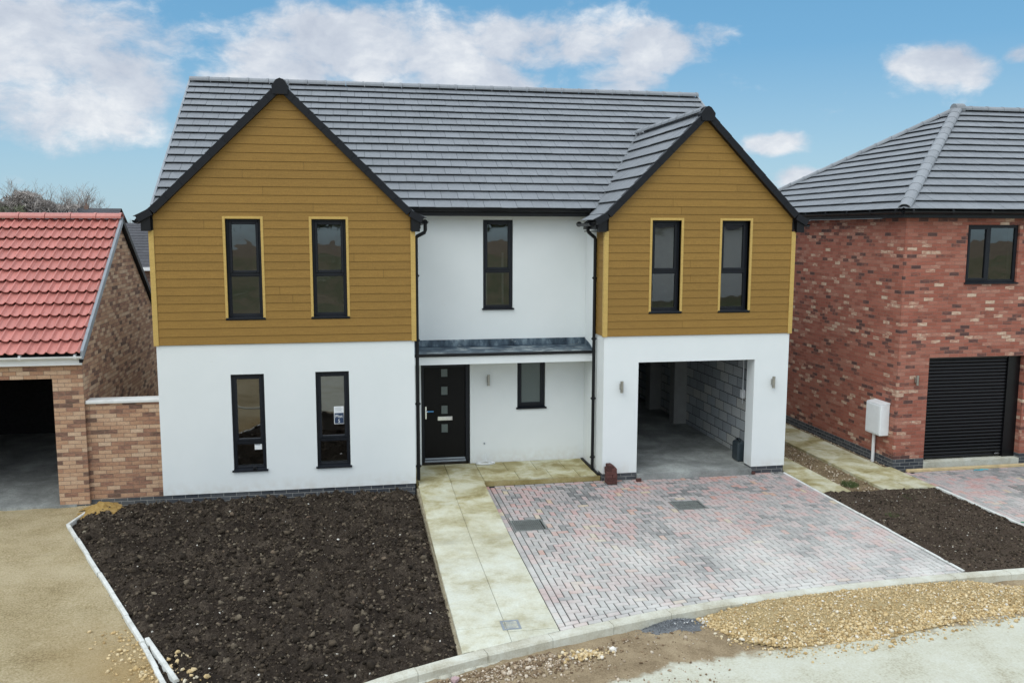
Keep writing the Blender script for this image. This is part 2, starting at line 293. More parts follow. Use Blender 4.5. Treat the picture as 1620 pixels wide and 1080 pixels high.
# ------------------------------------------------------------ mesh helpers
class MB:
    def __init__(s): s.v = []; s.f = []; s.c = []; s.smooth = False
    def face(s, pts, tone=1.0):
        b = len(s.v); s.v += [tuple(p) for p in pts]; s.f.append(tuple(range(b, b+len(pts)))); s.c.append(tone)
    def solid(s, vs, fs, tone=1.0):
        b = len(s.v); s.v += [tuple(p) for p in vs]
        for f in fs: s.f.append(tuple(i+b for i in f)); s.c.append(tone)
    def box(s, x0, y0, z0, x1, y1, z1, tone=1.0):
        x0, x1 = sorted((x0, x1)); y0, y1 = sorted((y0, y1)); z0, z1 = sorted((z0, z1))
        s.solid([(x0, y0, z0), (x1, y0, z0), (x1, y1, z0), (x0, y1, z0), (x0, y0, z1), (x1, y0, z1), (x1, y1, z1), (x0, y1, z1)],
                [(0, 3, 2, 1), (4, 5, 6, 7), (0, 1, 5, 4), (1, 2, 6, 5), (2, 3, 7, 6), (3, 0, 4, 7)], tone)
        return s
    def bbox(s, x0, y0, z0, x1, y1, z1, b=.006, tone=1.0):       # chamfered box
        c = [(x0+x1)/2, (y0+y1)/2, (z0+z1)/2]; h = [abs(x1-x0)/2, abs(y1-y0)/2, abs(z1-z0)/2]; b = min(b, min(h)*.45)
        vs = []; idx = {}
        for sx_ in (-1, 1):
            for sy in (-1, 1):
                for sz in (-1, 1):
                    for ax in range(3):
                        q = [sx_*(h[0]-b), sy*(h[1]-b), sz*(h[2]-b)]; q[ax] += (sx_, sy, sz)[ax]*b
                        idx[(sx_, sy, sz, ax)] = len(vs); vs.append((c[0]+q[0], c[1]+q[1], c[2]+q[2]))
        fs = []
        S = (-1, 1)
        for ax in range(3):
            o = [a for a in range(3) if a != ax]
            for sg in S:
                ring = []
                for (p, q) in ((-1, -1), (1, -1), (1, 1), (-1, 1)):
                    k = [0, 0, 0]; k[ax] = sg; k[o[0]] = p; k[o[1]] = q; ring.append(idx[(*k, ax)])
                fs.append(tuple(ring))
            for p in S:
                for q in S:
                    k0 = [0, 0, 0]; k0[ax] = -1; k0[o[0]] = p; k0[o[1]] = q; k1 = list(k0); k1[ax] = 1
                    fs.append((idx[(*k0, o[0])], idx[(*k1, o[0])], idx[(*k1, o[1])], idx[(*k0, o[1])]))
        for sx_ in S:
            for sy in S:
                for sz in S: fs.append(tuple(idx[(sx_, sy, sz, a)] for a in range(3)))
        s.solid(vs, fs, tone); return s
    def prism(s, poly, d, tone=1.0):                              # poly: list of 3d points, d: extrusion vector
        n = len(poly); d = Vector(d); a = [Vector(p) for p in poly]; b = [p+d for p in a]
        s.solid(a+b, [tuple(range(n))[::-1], tuple(range(n, 2*n))]+[(i, (i+1) % n, (i+1) % n+n, i+n) for i in range(n)], tone); return s
    def xzprism(s, poly, y0, y1, tone=1.0): return s.prism([(x, y0, z) for x, z in poly], (0, y1-y0, 0), tone)
    def yzprism(s, poly, x0, x1, tone=1.0): return s.prism([(x0, y, z) for y, z in poly], (x1-x0, 0, 0), tone)
    def tube(s, pts, r, n=8, tone=1.0, r2=None, cap=True):
        pts = [Vector(p) for p in pts]; rings = []; b0 = len(s.v); prev = None
        for i, p in enumerate(pts):
            dd = (pts[min(i+1, len(pts)-1)]-pts[max(i-1, 0)]).normalized()
            ref = Vector((0, 0, 1)) if abs(dd.z) < .9 else Vector((1, 0, 0))
            if prev is None: a = dd.cross(ref).normalized()
            else: a = (prev-dd*prev.dot(dd)).normalized()
            prev = a; b = dd.cross(a); rr = r if r2 is None else r+(r2-r)*i/(len(pts)-1)
            for k in range(n):
                th = 2*math.pi*k/n; s.v.append(tuple(p+a*rr*math.cos(th)+b*rr*math.sin(th)))
        for i in range(len(pts)-1):
            for k in range(n):
                s.f.append((b0+i*n+k, b0+i*n+(k+1) % n, b0+(i+1)*n+(k+1) % n, b0+(i+1)*n+k)); s.c.append(tone)
        if cap:
            s.f.append(tuple(b0+k for k in range(n))[::-1]); s.c.append(tone)
            s.f.append(tuple(b0+(len(pts)-1)*n+k for k in range(n))); s.c.append(tone)
        return s
    def clip(s, planes):          # keep the side the normal points to; planes = [(point, normal)]
        bm = bmesh.new(); lay = bm.faces.layers.float.new('t'); vs = [bm.verts.new(p) for p in s.v]
        for f, c in zip(s.f, s.c):
            try: q = bm.faces.new([vs[i] for i in f]); q[lay] = c
            except ValueError: pass
        for p, n in planes:
            bmesh.ops.bisect_plane(bm, geom=bm.verts[:]+bm.edges[:]+bm.faces[:], plane_co=p, plane_no=n, clear_inner=True, dist=1e-5)
        bm.verts.index_update(); s.v = [tuple(v.co) for v in bm.verts]; s.f = [tuple(v.index for v in f.verts) for f in bm.faces]; s.c = [f[lay] for f in bm.faces]
        bm.free(); return s
    def mesh(s, name, mat, base=(0, 0, 0), smooth=False, normals=True):
        me = bpy.data.meshes.new(name); bx_, by_, bz_ = base
        me.from_pydata([(x-bx_, y-by_, z-bz_) for x, y, z in s.v], [], s.f)
        if normals:
            bm = bmesh.new(); bm.from_mesh(me); bmesh.ops.recalc_face_normals(bm, faces=bm.faces[:]); bm.to_mesh(me); bm.free()
        if any(not (isinstance(c, float) and c == 1.0) for c in s.c) and len(me.polygons) == len(s.c):
            at = me.color_attributes.new('tone', 'FLOAT_COLOR', 'CORNER')
            arr = np.ones((len(me.loops), 4), np.float32); k = 0
            for f, c in zip(s.f, s.c):
                arr[k:k+len(f), :3] = c; k += len(f)
            at.data.foreach_set('color', arr.ravel())
        elif True:
            at = me.color_attributes.new('tone', 'FLOAT_COLOR', 'POINT')
            at.data.foreach_set('color', np.ones(len(me.vertices)*4, np.float32))
        me.materials.append(mat)
        if smooth:
            for p in me.polygons: p.use_smooth = True
        return me
    def pieces(s):
        """loose islands grouped where they sit close together; far-apart groups become objects of their own"""
        nv = len(s.v); par = list(range(nv))
        def find(a):
            while par[a] != a: par[a] = par[par[a]]; a = par[a]
            return a
        for f in s.f:
            r0 = find(f[0])
            for i in f[1:]: par[find(i)] = r0
        roots = {}; lab = [roots.setdefault(find(f[0]), len(roots)) for f in s.f]; k = len(roots)
        if k < 2 or k > 150: return [s]
        lo = np.full((k, 3), 1e9); hi = -lo
        for f, l in zip(s.f, lab):
            P = np.array([s.v[i] for i in f]); lo[l] = np.minimum(lo[l], P.min(0)); hi[l] = np.maximum(hi[l], P.max(0))
        size = (hi-lo).max(1); gap = np.maximum(0, np.maximum(lo[:, None]-hi[None], lo[None]-hi[:, None]))
        near = np.sqrt((gap**2).sum(2)) <= np.maximum(.02, .5*np.maximum(size[:, None], size[None])); g = list(range(k))
        def fg(a):
            while g[a] != a: a = g[a]
            return a
        for a, b in zip(*np.nonzero(near)):
            ra, rb_ = fg(a), fg(b)
            if ra != rb_: g[rb_] = ra
        groups = {}
        for i, l in enumerate(lab): groups.setdefault(fg(l), []).append(i)
        if len(groups) == 1: return [s]
        out = []
        for fs in sorted(groups.values(), key=len, reverse=True):
            m = MB(); mp = {}
            for i in fs:
                for q in s.f[i]:
                    if q not in mp: mp[q] = len(m.v); m.v.append(s.v[q])
                m.f.append(tuple(mp[q] for q in s.f[i])); m.c.append(s.c[i])
            out.append(m)
        return out
    def obj(s, name, mat, parent=None, label=None, smooth=False, base=None):
        if parent is not None:
            ps = s.pieces()
            if len(ps) > 1: return [m._obj(name, mat, parent, label, smooth, base) for m in ps][0]
        return s._obj(name, mat, parent, label, smooth, base)
    def _obj(s, name, mat, parent=None, label=None, smooth=False, base=None):
        b = base if base is not None else (world_base(parent) if parent else (0, 0, 0))
        o = bpy.data.objects.new(name, s.mesh(name, mat, b, smooth)); col.objects.link(o)
        if parent: o.parent = parent
        if label: o['label'] = label
        return o
def world_base(o):
    v = Vector((0, 0, 0))
    while o is not None: v += o.location; o = o.parent
    return tuple(v)
def thing(name, loc, label, cat, group=None):
    o = bpy.data.objects.new(name, None); col.objects.link(o); o.location = loc; o['label'] = label; o['category'] = cat
    o.empty_display_size = .3
    if group: o['group'] = group
    return o
def tag(o, label, cat, group=None):
    o['label'] = label; o['category'] = cat
    if group: o['group'] = group
    return o
def kind(o, k): o['kind'] = k; return o
def single(mb, name, mat, base, label, cat, group=None, smooth=False):    # a thing that is one mesh
    o = bpy.data.objects.new(name, mb.mesh(name, mat, base, smooth)); col.objects.link(o); o.location = base
    return tag(o, label, cat, group)
def wall_grid(mb, u0, u1, v0, v1, holes, w0, w1, axis='y'):
    us = sorted({u0, u1, *[h[0] for h in holes], *[h[1] for h in holes]}); vs = sorted({v0, v1, *[h[2] for h in holes], *[h[3] for h in holes]})
    us = [u for u in us if u0 <= u <= u1]; vs = [v for v in vs if v0 <= v <= v1]
    nu, nv = len(us)-1, len(vs)-1
    def full(i, j):
        if i < 0 or j < 0 or i >= nu or j >= nv: return False
        a, b = (us[i]+us[i+1])/2, (vs[j]+vs[j+1])/2
        return not any(h[0] < a < h[1] and h[2] < b < h[3] for h in holes)
    P = (lambda u, w, v: (u, w, v)) if axis == 'y' else (lambda u, w, v: (w, u, v))
    for i in range(nu):
        for j in range(nv):
            if not full(i, j): continue
            a, b, c, d_ = us[i], us[i+1], vs[j], vs[j+1]
            for w_ in (w0, w1): mb.face([P(a, w_, c), P(b, w_, c), P(b, w_, d_), P(a, w_, d_)])
            if not full(i-1, j): mb.face([P(a, w0, c), P(a, w1, c), P(a, w1, d_), P(a, w0, d_)])
            if not full(i+1, j): mb.face([P(b, w0, c), P(b, w1, c), P(b, w1, d_), P(b, w0, d_)])
            if not full(i, j-1): mb.face([P(a, w0, c), P(b, w0, c), P(b, w1, c), P(a, w1, c)])
            if not full(i, j+1): mb.face([P(a, w0, d_), P(b, w0, d_), P(b, w1, d_), P(a, w1, d_)])
    return mb
rnd = random.random
def tiles(O, e, s_, length, slope, gauge, tw=.33, t0=.012, t1=.066, th=.011, rev=0., seed=1, var=.055):
    """flat interlocking tiles: O eave corner, e along the eave, s_ up the slope"""
    mb = MB(); rg = random.Random(seed); O = Vector(O); e = Vector(e).normalized(); s_ = Vector(s_).normalized(); n = e.cross(s_)
    if n.z < 0: n = -n
    nc = int(math.ceil(slope/gauge)); nt_ = int(length/tw)+2
    for i in range(nc):
        a0 = i*gauge-.02; a1 = min((i+1)*gauge+.05, slope)
        off = (tw/2 if i % 2 else 0)
        for j in range(-1, nt_):
            u0 = max(0, j*tw+off+.003); u1 = min(length, (j+1)*tw+off-.003)
            if u1-u0 < .02: continue
            jz = rg.uniform(-.002, .003); ja = rg.uniform(-.004, .004); tone = 1+rg.uniform(-var, var)
            A = O+s_*(a0+ja); B = O+s_*a1
            vs = [A+e*u0+n*(t1-th+jz), A+e*u1+n*(t1-th+jz), B+e*u1+n*(t0-th), B+e*u0+n*(t0-th), A+e*u0+n*(t1+jz), A+e*u1+n*(t1+jz), B+e*u1+n*t0, B+e*u0+n*t0]
            mb.solid(vs, [(0, 3, 2, 1), (4, 5, 6, 7), (0, 1, 5, 4), (1, 2, 6, 5), (2, 3, 7, 6), (3, 0, 4, 7)], tone)
    return mb
def ridge_caps(A, B, r=.13, seg=.45, ang=40, seed=3, mb=None, var=.08, lift=.0):
    """angled half-round caps laid end to end from A to B"""
    mb = mb or MB(); rg = random.Random(seed); A = Vector(A); B = Vector(B); L = (B-A).length; dd = (B-A).normalized()
    side = dd.cross(Vector((0, 0, 1))).normalized(); upv = side.cross(dd).normalized(); n = max(1, round(L/seg)); q = L/n
    for i in range(n):
        a = i*q+.004; b = (i+1)*q-.004; tone = 1+rg.uniform(-var, var)
        prof = []
        for k in range(9):
            th_ = R(-10+200*k/8); prof.append((r*math.cos(th_), r*.75*math.sin(th_)))
        for (u0, u1, g) in ((a, b-.05, 1.0), (b-.05, b, 1.09)):
            inner = [(x*.86*g, z*.86*g) for x, z in prof]; pr = [(x*g, z*g) for x, z in prof]
            n_ = len(pr); vs = []
            for u in (u0, u1):
                c = A+dd*u+upv*lift
                vs += [c+side*x+upv*z for x, z in pr]+[c+side*x+upv*z for x, z in inner]
            fs = []
            for k in range(n_-1):
                fs += [(k, k+1, k+1+2*n_, k+2*n_), (n_+k, n_+k+1, n_+k+1+2*n_, n_+k+2*n_), (k, k+1, n_+k+1, n_+k), (2*n_+k, 2*n_+k+1, 3*n_+k+1, 3*n_+k)]
            fs += [(0, n_, 3*n_, 2*n_), (n_-1, 2*n_-1, 4*n_-1, 3*n_-1)]
            mb.solid(vs, fs, tone)
    return mb
def gutter(A, B, r=.058, mb=None):
    mb = mb or MB(); A = Vector(A); B = Vector(B); dd = (B-A).normalized(); side = dd.cross(Vector((0, 0, 1))).normalized(); n = 9; vs = []
    for P_ in (A, B):
        for rr in (r, r-.006):
            for k in range(n):
                th_ = math.pi+math.pi*k/(n-1); vs.append(P_+side*rr*math.cos(th_)+Vector((0, 0, rr*math.sin(th_))))
    fs = []
    for k in range(n-1):
        fs += [(k, k+1, 2*n+k+1, 2*n+k), (n+k, n+k+1, 3*n+k+1, 3*n+k), (k, k+1, n+k+1, n+k), (2*n+k, 2*n+k+1, 3*n+k+1, 3*n+k)]
    fs += [(0, n, 3*n, 2*n), (n-1, 2*n-1, 4*n-1, 3*n-1)]
    mb.solid(vs, fs)
    L = (B-A).length
    for i in range(int(L/.9)+1):        # brackets / unions
        c = A+dd*min(L-.03, .2+i*.9); mb.tube([c-dd*.02+Vector((0, 0, -.012)), c+dd*.02+Vector((0, 0, -.012))], r*.98, 10)
    return mb

# ============================================================ GROUND
def interp(x, pts):
    if x <= pts[0][0]: p, q = pts[0], pts[1]
    elif x >= pts[-1][0]: p, q = pts[-2], pts[-1]
    else:
        for p, q in zip(pts, pts[1:]):
            if p[0] <= x <= q[0]: break
    return p[1]+(q[1]-p[1])*(x-p[0])/(q[0]-p[0])
KB = [(-14, -14.5), (-6, -10.5), (-2.5, -8.55), (-1, -7.75), (.055, -7.126), (.6, -6.90), (1.2, -6.67), (1.9, -6.46), (2.8, -6.20), (3.9, -5.93), (5.1, -5.73), (6.4, -5.60), (7.68, -5.52), (8.6, -5.485), (9.77, -5.50), (12, -5.56), (20, -6.0)]
def smooth_pts(pts, x0, x1, step):
    out = []; x = x0
    while x <= x1+1e-6:
        y = sum(interp(x+o, pts) for o in (-.3, -.15, 0, .15, .3))/5; out.append((x, y)); x += step
    return out
KS = smooth_pts(KB, -13, 20, .3)
def kerb_y(x): return interp(x, KS)
def kerb_front(x): return kerb_y(x)-.155
EDG = [(-4.62, .24), (-4.80, -.96), (-2.10, -6.75), (-1.2, -7.75)]          # line of the left edging
def edge_x(y):
    p = sorted([(b, a) for a, b in EDG]); return interp(y, p)
fb = lambda x, y, z=0: noise.noise(Vector((x, y, z)))

# far ground sheet
g = MB(); g.face([(-400, -400, -.30), (400, -400, -.30), (400, 600, -.30), (-400, 600, -.30)])
M['earth'] = ground_mat('site_earth', [(.10, .075, .05), (.19, .145, .095), (.26, .21, .145)], .06, 3, .05)
kind(g.obj('ground', M['earth']), 'structure')

def grid_sheet(name, mat, x0, x1, y0, y1, step, zf, keep=None, attrf=None, knd='structure'):
    nx = int((x1-x0)/step)+1; ny = int((y1-y0)/step)+1
    V = []; D_ = []
    for j in range(ny):
        y = y0+j*step
        for i in range(nx):
            x = x0+i*step; V.append((x, y, zf(x, y)))
            if attrf: D_.append(attrf(x, y))
    F = []
    for j in range(ny-1):
        for i in range(nx-1):
            k = j*nx+i
            if keep is None or keep(x0+(i+.5)*step, y0+(j+.5)*step): F.append((k, k+1, k+nx+1, k+nx))
    me = bpy.data.meshes.new(name); me.from_pydata(V, [], F)
    if attrf:
        a = me.attributes.new('dirt', 'FLOAT', 'POINT'); a.data.foreach_set('value', D_)
    me.materials.append(mat)
    for p in me.polygons: p.use_smooth = True
    bm = bmesh.new(); bm.from_mesh(me); bmesh.ops.delete(bm, geom=[v for v in bm.verts if not v.link_faces], context='VERTS'); bm.to_mesh(me); bm.free()
    o = bpy.data.objects.new(name, me); col.objects.link(o); o['kind'] = knd
    return o

# road: dusty concrete with a dirt margin against the kerb
PALE = [(-20, -10.5), (0, -8.6), (1.7, -7.9), (2.8, -7.42), (3.8, -7.12), (4.6, -7.00), (6, -6.96), (8, -6.75), (9.5, -6.6), (12, -6.4), (20, -6.6)]
def dirtf(x, y):
    d_ = y-interp(x, PALE)
    return max(0, min(1, .5+d_*1.3))
def road_z(x, y):
    d_ = max(0, min(1, (y-interp(x, PALE))/.8))
    z = -.135+.02*fb(x*.8, y*.8)+.008*fb(x*5, y*5)+d_*(.018*fb(x*3.1, y*3.1, 4)+.012*fb(x*11, y*11, 2)+.012)
    return z
grid_sheet('road', M['road'], -1.5, 12.5, -9.3, -5.0, .04, road_z, keep=lambda x, y: y < kerb_y(x)-.03, attrf=dirtf)
rb = MB(); rb.face([(-40, -60, -.17), (60, -60, -.17), (60, -5.2, -.17), (-40, -5.2, -.17)])
# the wide remainder of the road, same material
me = rb.mesh('road', M['road']); a = me.attributes.new('dirt', 'FLOAT', 'POINT'); a.data.foreach_set('value', [0.1]*4)
o = bpy.data.objects.new('road', me); col.objects.link(o); kind(o, 'structure')

# kerb units
kb = MB(); x = -12.9
rg = random.Random(5)
while x < 19:
    x1 = x+.9*(.94 if x < 4 else 1)
    n = 4; top = []; 
    xs = [x+.003+(x1-x-.006)*i/n for i in range(n+1)]
    zt = rg.uniform(-.003, .003); tone = 1+rg.uniform(-.04, .04)
    for i in range(n):
        prof = lambda xx: [(xx, kerb_y(xx), -.25), (xx+.03, kerb_front(xx), -.25), (xx+.03, kerb_front(xx)+.004, -.020+zt), (xx+.03, kerb_front(xx)+.022, .002+zt), (xx, kerb_y(xx)-.004, .004+zt)]
        a_, b_ = prof(xs[i]), prof(xs[i+1]); kb.solid(a_+b_, [(j, (j+1) % 5, 5+(j+1) % 5, 5+j) for j in range(5)]+([(4, 3, 2, 1, 0)] if i == 0 else [])+([(5, 6, 7, 8, 9)] if i == n-1 else []), tone)
    x = x1
kind(kb.obj('kerb', M['kerb']), 'structure')
cb = MB()                                   # haunching concrete against the kerb foot, left stretch
hp = [(.0+.15*i, kerb_front(.0+.15*i)) for i in range(13)]
for (p, q), k in zip(zip(hp, hp[1:]), range(20)):
    wq = .10*math.sin(math.pi*(k+1)/14)+.03*fb(k*.9, 1); wq = max(.02, wq)
    cb.solid([(p[0], p[1]+.02, -.09), (q[0], q[1]+.02, -.09), (q[0]+.03, q[1]-wq, -.15), (p[0]+.03, p[1]-wq, -.15), (p[0], p[1]+.02, -.2), (q[0], q[1]+.02, -.2)], [(0, 1, 2, 3), (3, 2, 5, 4), (0, 3, 4), (1, 2, 5)])
kind(cb.obj('kerb_haunching', M['kerb'], smooth=True), 'structure')

# left edging (thin precast strip, with a crooked unit near the end)
ed = MB()
def edging_run(mb, pts, wd=.05, z0=-.2, z1=.02, unit=.9):
    for (a_, b_) in zip(pts, pts[1:]):
        a_ = Vector((*a_, 0)); b_ = Vector((*b_, 0)); L = (b_-a_).length; dd = (b_-a_).normalized(); nn = Vector((-dd.y, dd.x, 0)); n = max(1, round(L/unit))
        for i in range(n):
            p = a_+dd*(L*i/n+.003); q = a_+dd*(L*(i+1)/n-.003); jz = rg.uniform(-.005, .005); js = nn*rg.uniform(-.006, .006)
            hw = nn*wd/2; c_ = nn*.008
            vs = [p-hw+js, q-hw+js, q+hw+js, p+hw+js]
            mb.solid([(v.x, v.y, z0) for v in vs]+[(v.x, v.y, z1-.008+jz) for v in vs]+[(v.x, v.y, z1+jz) for v in (p-hw+c_+js, q-hw+c_+js, q+hw-c_+js, p+hw-c_+js)],
                     [(0, 1, 5, 4), (1, 2, 6, 5), (2, 3, 7, 6), (3, 0, 4, 7), (4, 5, 9, 8), (5, 6, 10, 9), (6, 7, 11, 10), (7, 4, 8, 11), (8, 9, 10, 11)], 1+rg.uniform(-.05, .05))
edging_run(ed, [(-4.60, .22), (-4.79, -.93)], .05)
edging_run(ed, [(-4.79, -.93), (-2.56, -5.68)], .055)
edging_run(ed, [(-2.60, -5.60), (-1.95, -7.1), (-1.3, -7.9)], .055, z1=.0)
edging_run(ed, [(-2.53, -5.62), (-1.98, -6.75)], .055, z1=.03)
edging_run(ed, [(8.80, -.03), (8.83, -5.45)], .05, z1=.008)
edging_run(ed, [(11.238, -1.53), (11.238, -5.45)], .055, z1=.008)
kind(ed.obj('edging', M['edging']), 'structure')

# sand yard to the left
def sand_z(x, y):
    z = -.035+.015*fb(x*.7, y*.7)+.016*fb(x*2.2, y*4.5, 3)+.012*abs(fb(x*5, y*9, 13))+.007*fb(x*8, y*12, 5)
    near = max(0, min(1, (-4.4-y)/1.8))*max(0, min(1, 1-(edge_x(y)-x)/1.0))
    return z-.012*near+near*.02*fb(x*9, y*9, 8)
grid_sheet('sand_yard', M['sand'], -13, -1.0, -9.5, .6, .05, sand_z, keep=lambda x, y: x < edge_x(y)+.02 and y < (.42 if x < -4.7 else .2))
sb = MB(); sb.face([(-60, -60, -.11), (-2.5, -60, -.11), (-2.5, 12, -.11), (-60, 12, -.11)])
# (the yard's wide remainder)
o = sb.obj('sand_yard', M['sand']); kind(o, 'structure')

# soil beds
def clods(x, y, s=1.0, seed=0):
    a = abs(fb(x*1.7, y*1.7, seed)); b = abs(fb(x*4.3, y*4.3, seed+5)); c = abs(fb(x*10.5, y*10.5, seed+9)); d_ = fb(x*24, y*24, seed+2)
    dd = noise.voronoi(Vector((x*9, y*9, seed)))[0][0]
    return s*(.085*a+.10*b+.085*c+.036*d_+.06*max(0, .45-dd))
def soil_z(x, y):
    e = min(x-edge_x(y), 1.20-x, y-kerb_y(x), 3)*1.0
    k = max(0, min(1, e/.30)); base = -.105+.07*k-.03*max(0, min(1, (y+.5)/.5))+.03*fb(x*1.1, y*1.1, 40)
    return base+clods(x, y)*(.45+.75*k)
grid_sheet('soil_bed', M['soil'], -4.9, 1.26, -8.3, .06, .025, soil_z, keep=lambda x, y: edge_x(y)+.0 < x < 1.20 and y > kerb_y(x)-.01)
def soil2_z(x, y): return -.035+clods(x, y, .38, 20)+.012*fb(x*.9, y*.9)
grid_sheet('soil_bed', M['soil_fine'], 8.8, 11.25, -5.6, -1.40, .025, soil2_z, keep=lambda x, y: 8.82 < x < 11.225 and kerb_y(x)-.01 < y < -1.47-.03*fb(x*3, 1)-.12*max(0, x-10.2)*0)
# bare earth strip between the two side paths
M['strip_earth'] = ground_mat('stony_side_earth', [(.10, .07, .04), (.21, .155, .09), (.34, .27, .16)], 3, 40, .02, grit=((.5, .4, .22), 40, 0, .93))
grid_sheet('earth_strip', M['strip_earth'], 8.7, 11.4, -1.52, 12, .06, lambda x, y: -.055+.02*fb(x*6, y*6)+.015*fb(x*14, y*14))

# ---- paving flags
def flag_block(mb, x0, x1, y0, y1, zf, gap=.005, th=.05, tone=None):
    tn = tone or 1+rg.uniform(-.07, .07); b = .006; x0 += gap; x1 -= gap; y0 += gap; y1 -= gap; jz = rg.uniform(-.002, .002)
    P_ = [(x0, y0), (x1, y0), (x1, y1), (x0, y1)]; I = [(x0+b, y0+b), (x1-b, y0+b), (x1-b, y1-b), (x0+b, y1-b)]
    mb.solid([(x, y, zf(x, y)-th+jz) for x, y in P_]+[(x, y, zf(x, y)-b*.6+jz) for x, y in P_]+[(x, y, zf(x, y)+jz) for x, y in I],
             [(0, 1, 5, 4), (1, 2, 6, 5), (2, 3, 7, 6), (3, 0, 4, 7), (4, 5, 9, 8), (5, 6, 10, 9), (6, 7, 11, 10), (7, 4, 8, 11), (8, 9, 10, 11)], tn)
def path_z(x, y):
    return .110 if y > -.02 else max(.003, .105-(-y-.02)*.105/3.2)
pm = MB(); pmR = MB()
y = -.02; rows = []
while y > -7.0: rows.append((y-.6, y)); y -= .6
for i, (ya, yb) in enumerate(rows):
    for x0_, x1_ in ((1.215, 1.85), (1.85, 2.495)):
        sh = .0 if x0_ < 1.5 else .17
        a_, b_ = ya-sh, yb-sh
        if i == 0: b_ = yb
        flag_block(pm if x0_ < 1.5 else pmR, x0_, x1_, a_, b_, path_z, gap=.003)
# cut to the kerb's back edge
def clip_to_kerb(mb, xa, xb, step=.3):
    A = Vector((xa, kerb_y(xa), 0)); B = Vector((xb, kerb_y(xb), 0)); n = Vector((-(B-A).y, (B-A).x, 0)); mb.clip([(A+n.normalized()*.004, n)])
clip_to_kerb(pm, 1.2, 1.85); clip_to_kerb(pmR, 1.85, 2.5); off_ = len(pm.v); pm.v += pmR.v; pm.f += [tuple(i+off_ for i in f) for f in pmR.f]; pm.c += pmR.c
kind(pm.obj('path', M['flag']), 'structure')
ub = MB(); ub.prism([(1.16, .0, -.2), (2.5, .0, -.2), (2.5, -6.3, -.2), (1.16, -6.7, -.2)], (0, 0, .05)); ub.prism([(1.18, 0, .045), (1.22, 0, .05), (1.22, -3.2, -.035), (1.22, -6.65, -.035), (1.175, -6.68, -.05), (1.18, -3.2, -.05)], (0, 0, -.15))
M['haunch'] = conc_mat('muddy_haunching', [(.16, .13, .085), (.30, .26, .18), (.42, .38, .28)], 5)
kind(ub.obj('path_bedding', M['haunch']), 'structure')
# porch flags and riser
sm = MB()
for j, (ya, yb) in enumerate([(.085, .70), (.70, 1.43)]):
    xs = [2.51, 3.10, 3.70, 4.30, 4.80] if j else [2.51, 3.22, 3.88, 4.45, 4.80]
    for a_, b_ in zip(xs, xs[1:]): flag_block(sm, a_, b_, ya, yb, lambda x, y: .110, th=.028)
for a_, b_ in ((1.23, 1.86), (1.86, 2.51)):
    for ya, yb in ((-.02, .62), (.62, 1.43)): flag_block(sm, a_, b_, ya, yb, lambda x, y: .110, th=.028)
kind(sm.obj('porch_paving', M['flag']), 'structure')
rs = MB(); rs.box(2.50, .092, -.12, 4.87, 1.44, .081); rs.box(1.19, .092, -.12, 2.50, 1.44, .081)
M['riser'] = conc_mat('wet_riser', [(.19, .145, .05), (.30, .24, .10), (.42, .36, .2)], 3)
kind(rs.obj('porch_base', M['riser']), 'structure')
# neighbour side paths
sp = MB()
y = -1.50
while y < 11.4: 
    for a_, b_ in ((8.84, 9.44),): flag_block(sp, a_, b_, y, y+.6, lambda x, y: .004, th=.09)
    y += .6
y = -1.50
while y < 11.4:
    for a_, b_ in ((10.15, 10.68), (10.68, 11.10)): flag_block(sp, a_, b_, y, y+.6, lambda x, y: .004, th=.09)
    y += .6
sp.box(11.101, -1.52, -.08, 11.262, -.02, -.004)
kind(sp.obj('side_path', M['flag']), 'structure')

# ---- block paving, 200 x 100 herringbone with stretcher borders
def block(mb, poly, z=0.0, tone=None):
    n = len(poly)
    if n < 3: return
    ar = abs(sum(poly[i][0]*poly[(i+1) % n][1]-poly[(i+1) % n][0]*poly[i][1] for i in range(n))/2)
    if ar < .0012: return
    cx = sum(p[0] for p in poly)/n; cy = sum(p[1] for p in poly)/n
    def inset(d_):
        out = []
        for i in range(n):
            p0, p1, p2 = Vector(poly[i-1]), Vector(poly[i]), Vector(poly[(i+1) % n]); e1 = (p1-p0); e2 = (p2-p1)
            if e1.length < 1e-4 or e2.length < 1e-4: out.append(tuple(p1)); continue
            e1.normalize(); e2.normalize(); n1_ = Vector((-e1.y, e1.x)); n2_ = Vector((-e2.y, e2.x)); b = n1_+n2_
            if b.length < .2: out.append(tuple(p1)); continue
            b = b/max(.35, b.dot(n1_)); out.append(tuple(p1+b*d_))
        return out
    if sum(poly[i][0]*poly[(i+1) % n][1]-poly[(i+1) % n][0]*poly[i][1] for i in range(n)) < 0: poly = poly[::-1]
    a_ = inset(.0068); b_ = inset(.0115); jz = rg.uniform(-.0015, .0015); tone = rg.random()**1.0 if tone is None else tone
    vs = [(x, y, z-.03) for x, y in a_]+[(x, y, z-.008+jz) for x, y in a_]+[(x, y, z+jz) for x, y in b_]
    fs = [(i, (i+1) % n, n+(i+1) % n, n+i) for i in range(n)]+[(n+i, n+(i+1) % n, 2*n+(i+1) % n, 2*n+i) for i in range(n)]+[tuple(range(2*n, 3*n))]
    mb.solid(vs, fs, (tone, tone, tone))
def clip2(poly, p, nrm):
    out = []
    for i in range(len(poly)):
        a_, b_ = poly[i], poly[(i+1) % len(poly)]; da = (a_[0]-p[0])*nrm[0]+(a_[1]-p[1])*nrm[1]; db = (b_[0]-p[0])*nrm[0]+(b_[1]-p[1])*nrm[1]
        if da >= 0: out.append(a_)
        if da*db < 0: k = da/(da-db); out.append((a_[0]+(b_[0]-a_[0])*k, a_[1]+(b_[1]-a_[1])*k))
    return out
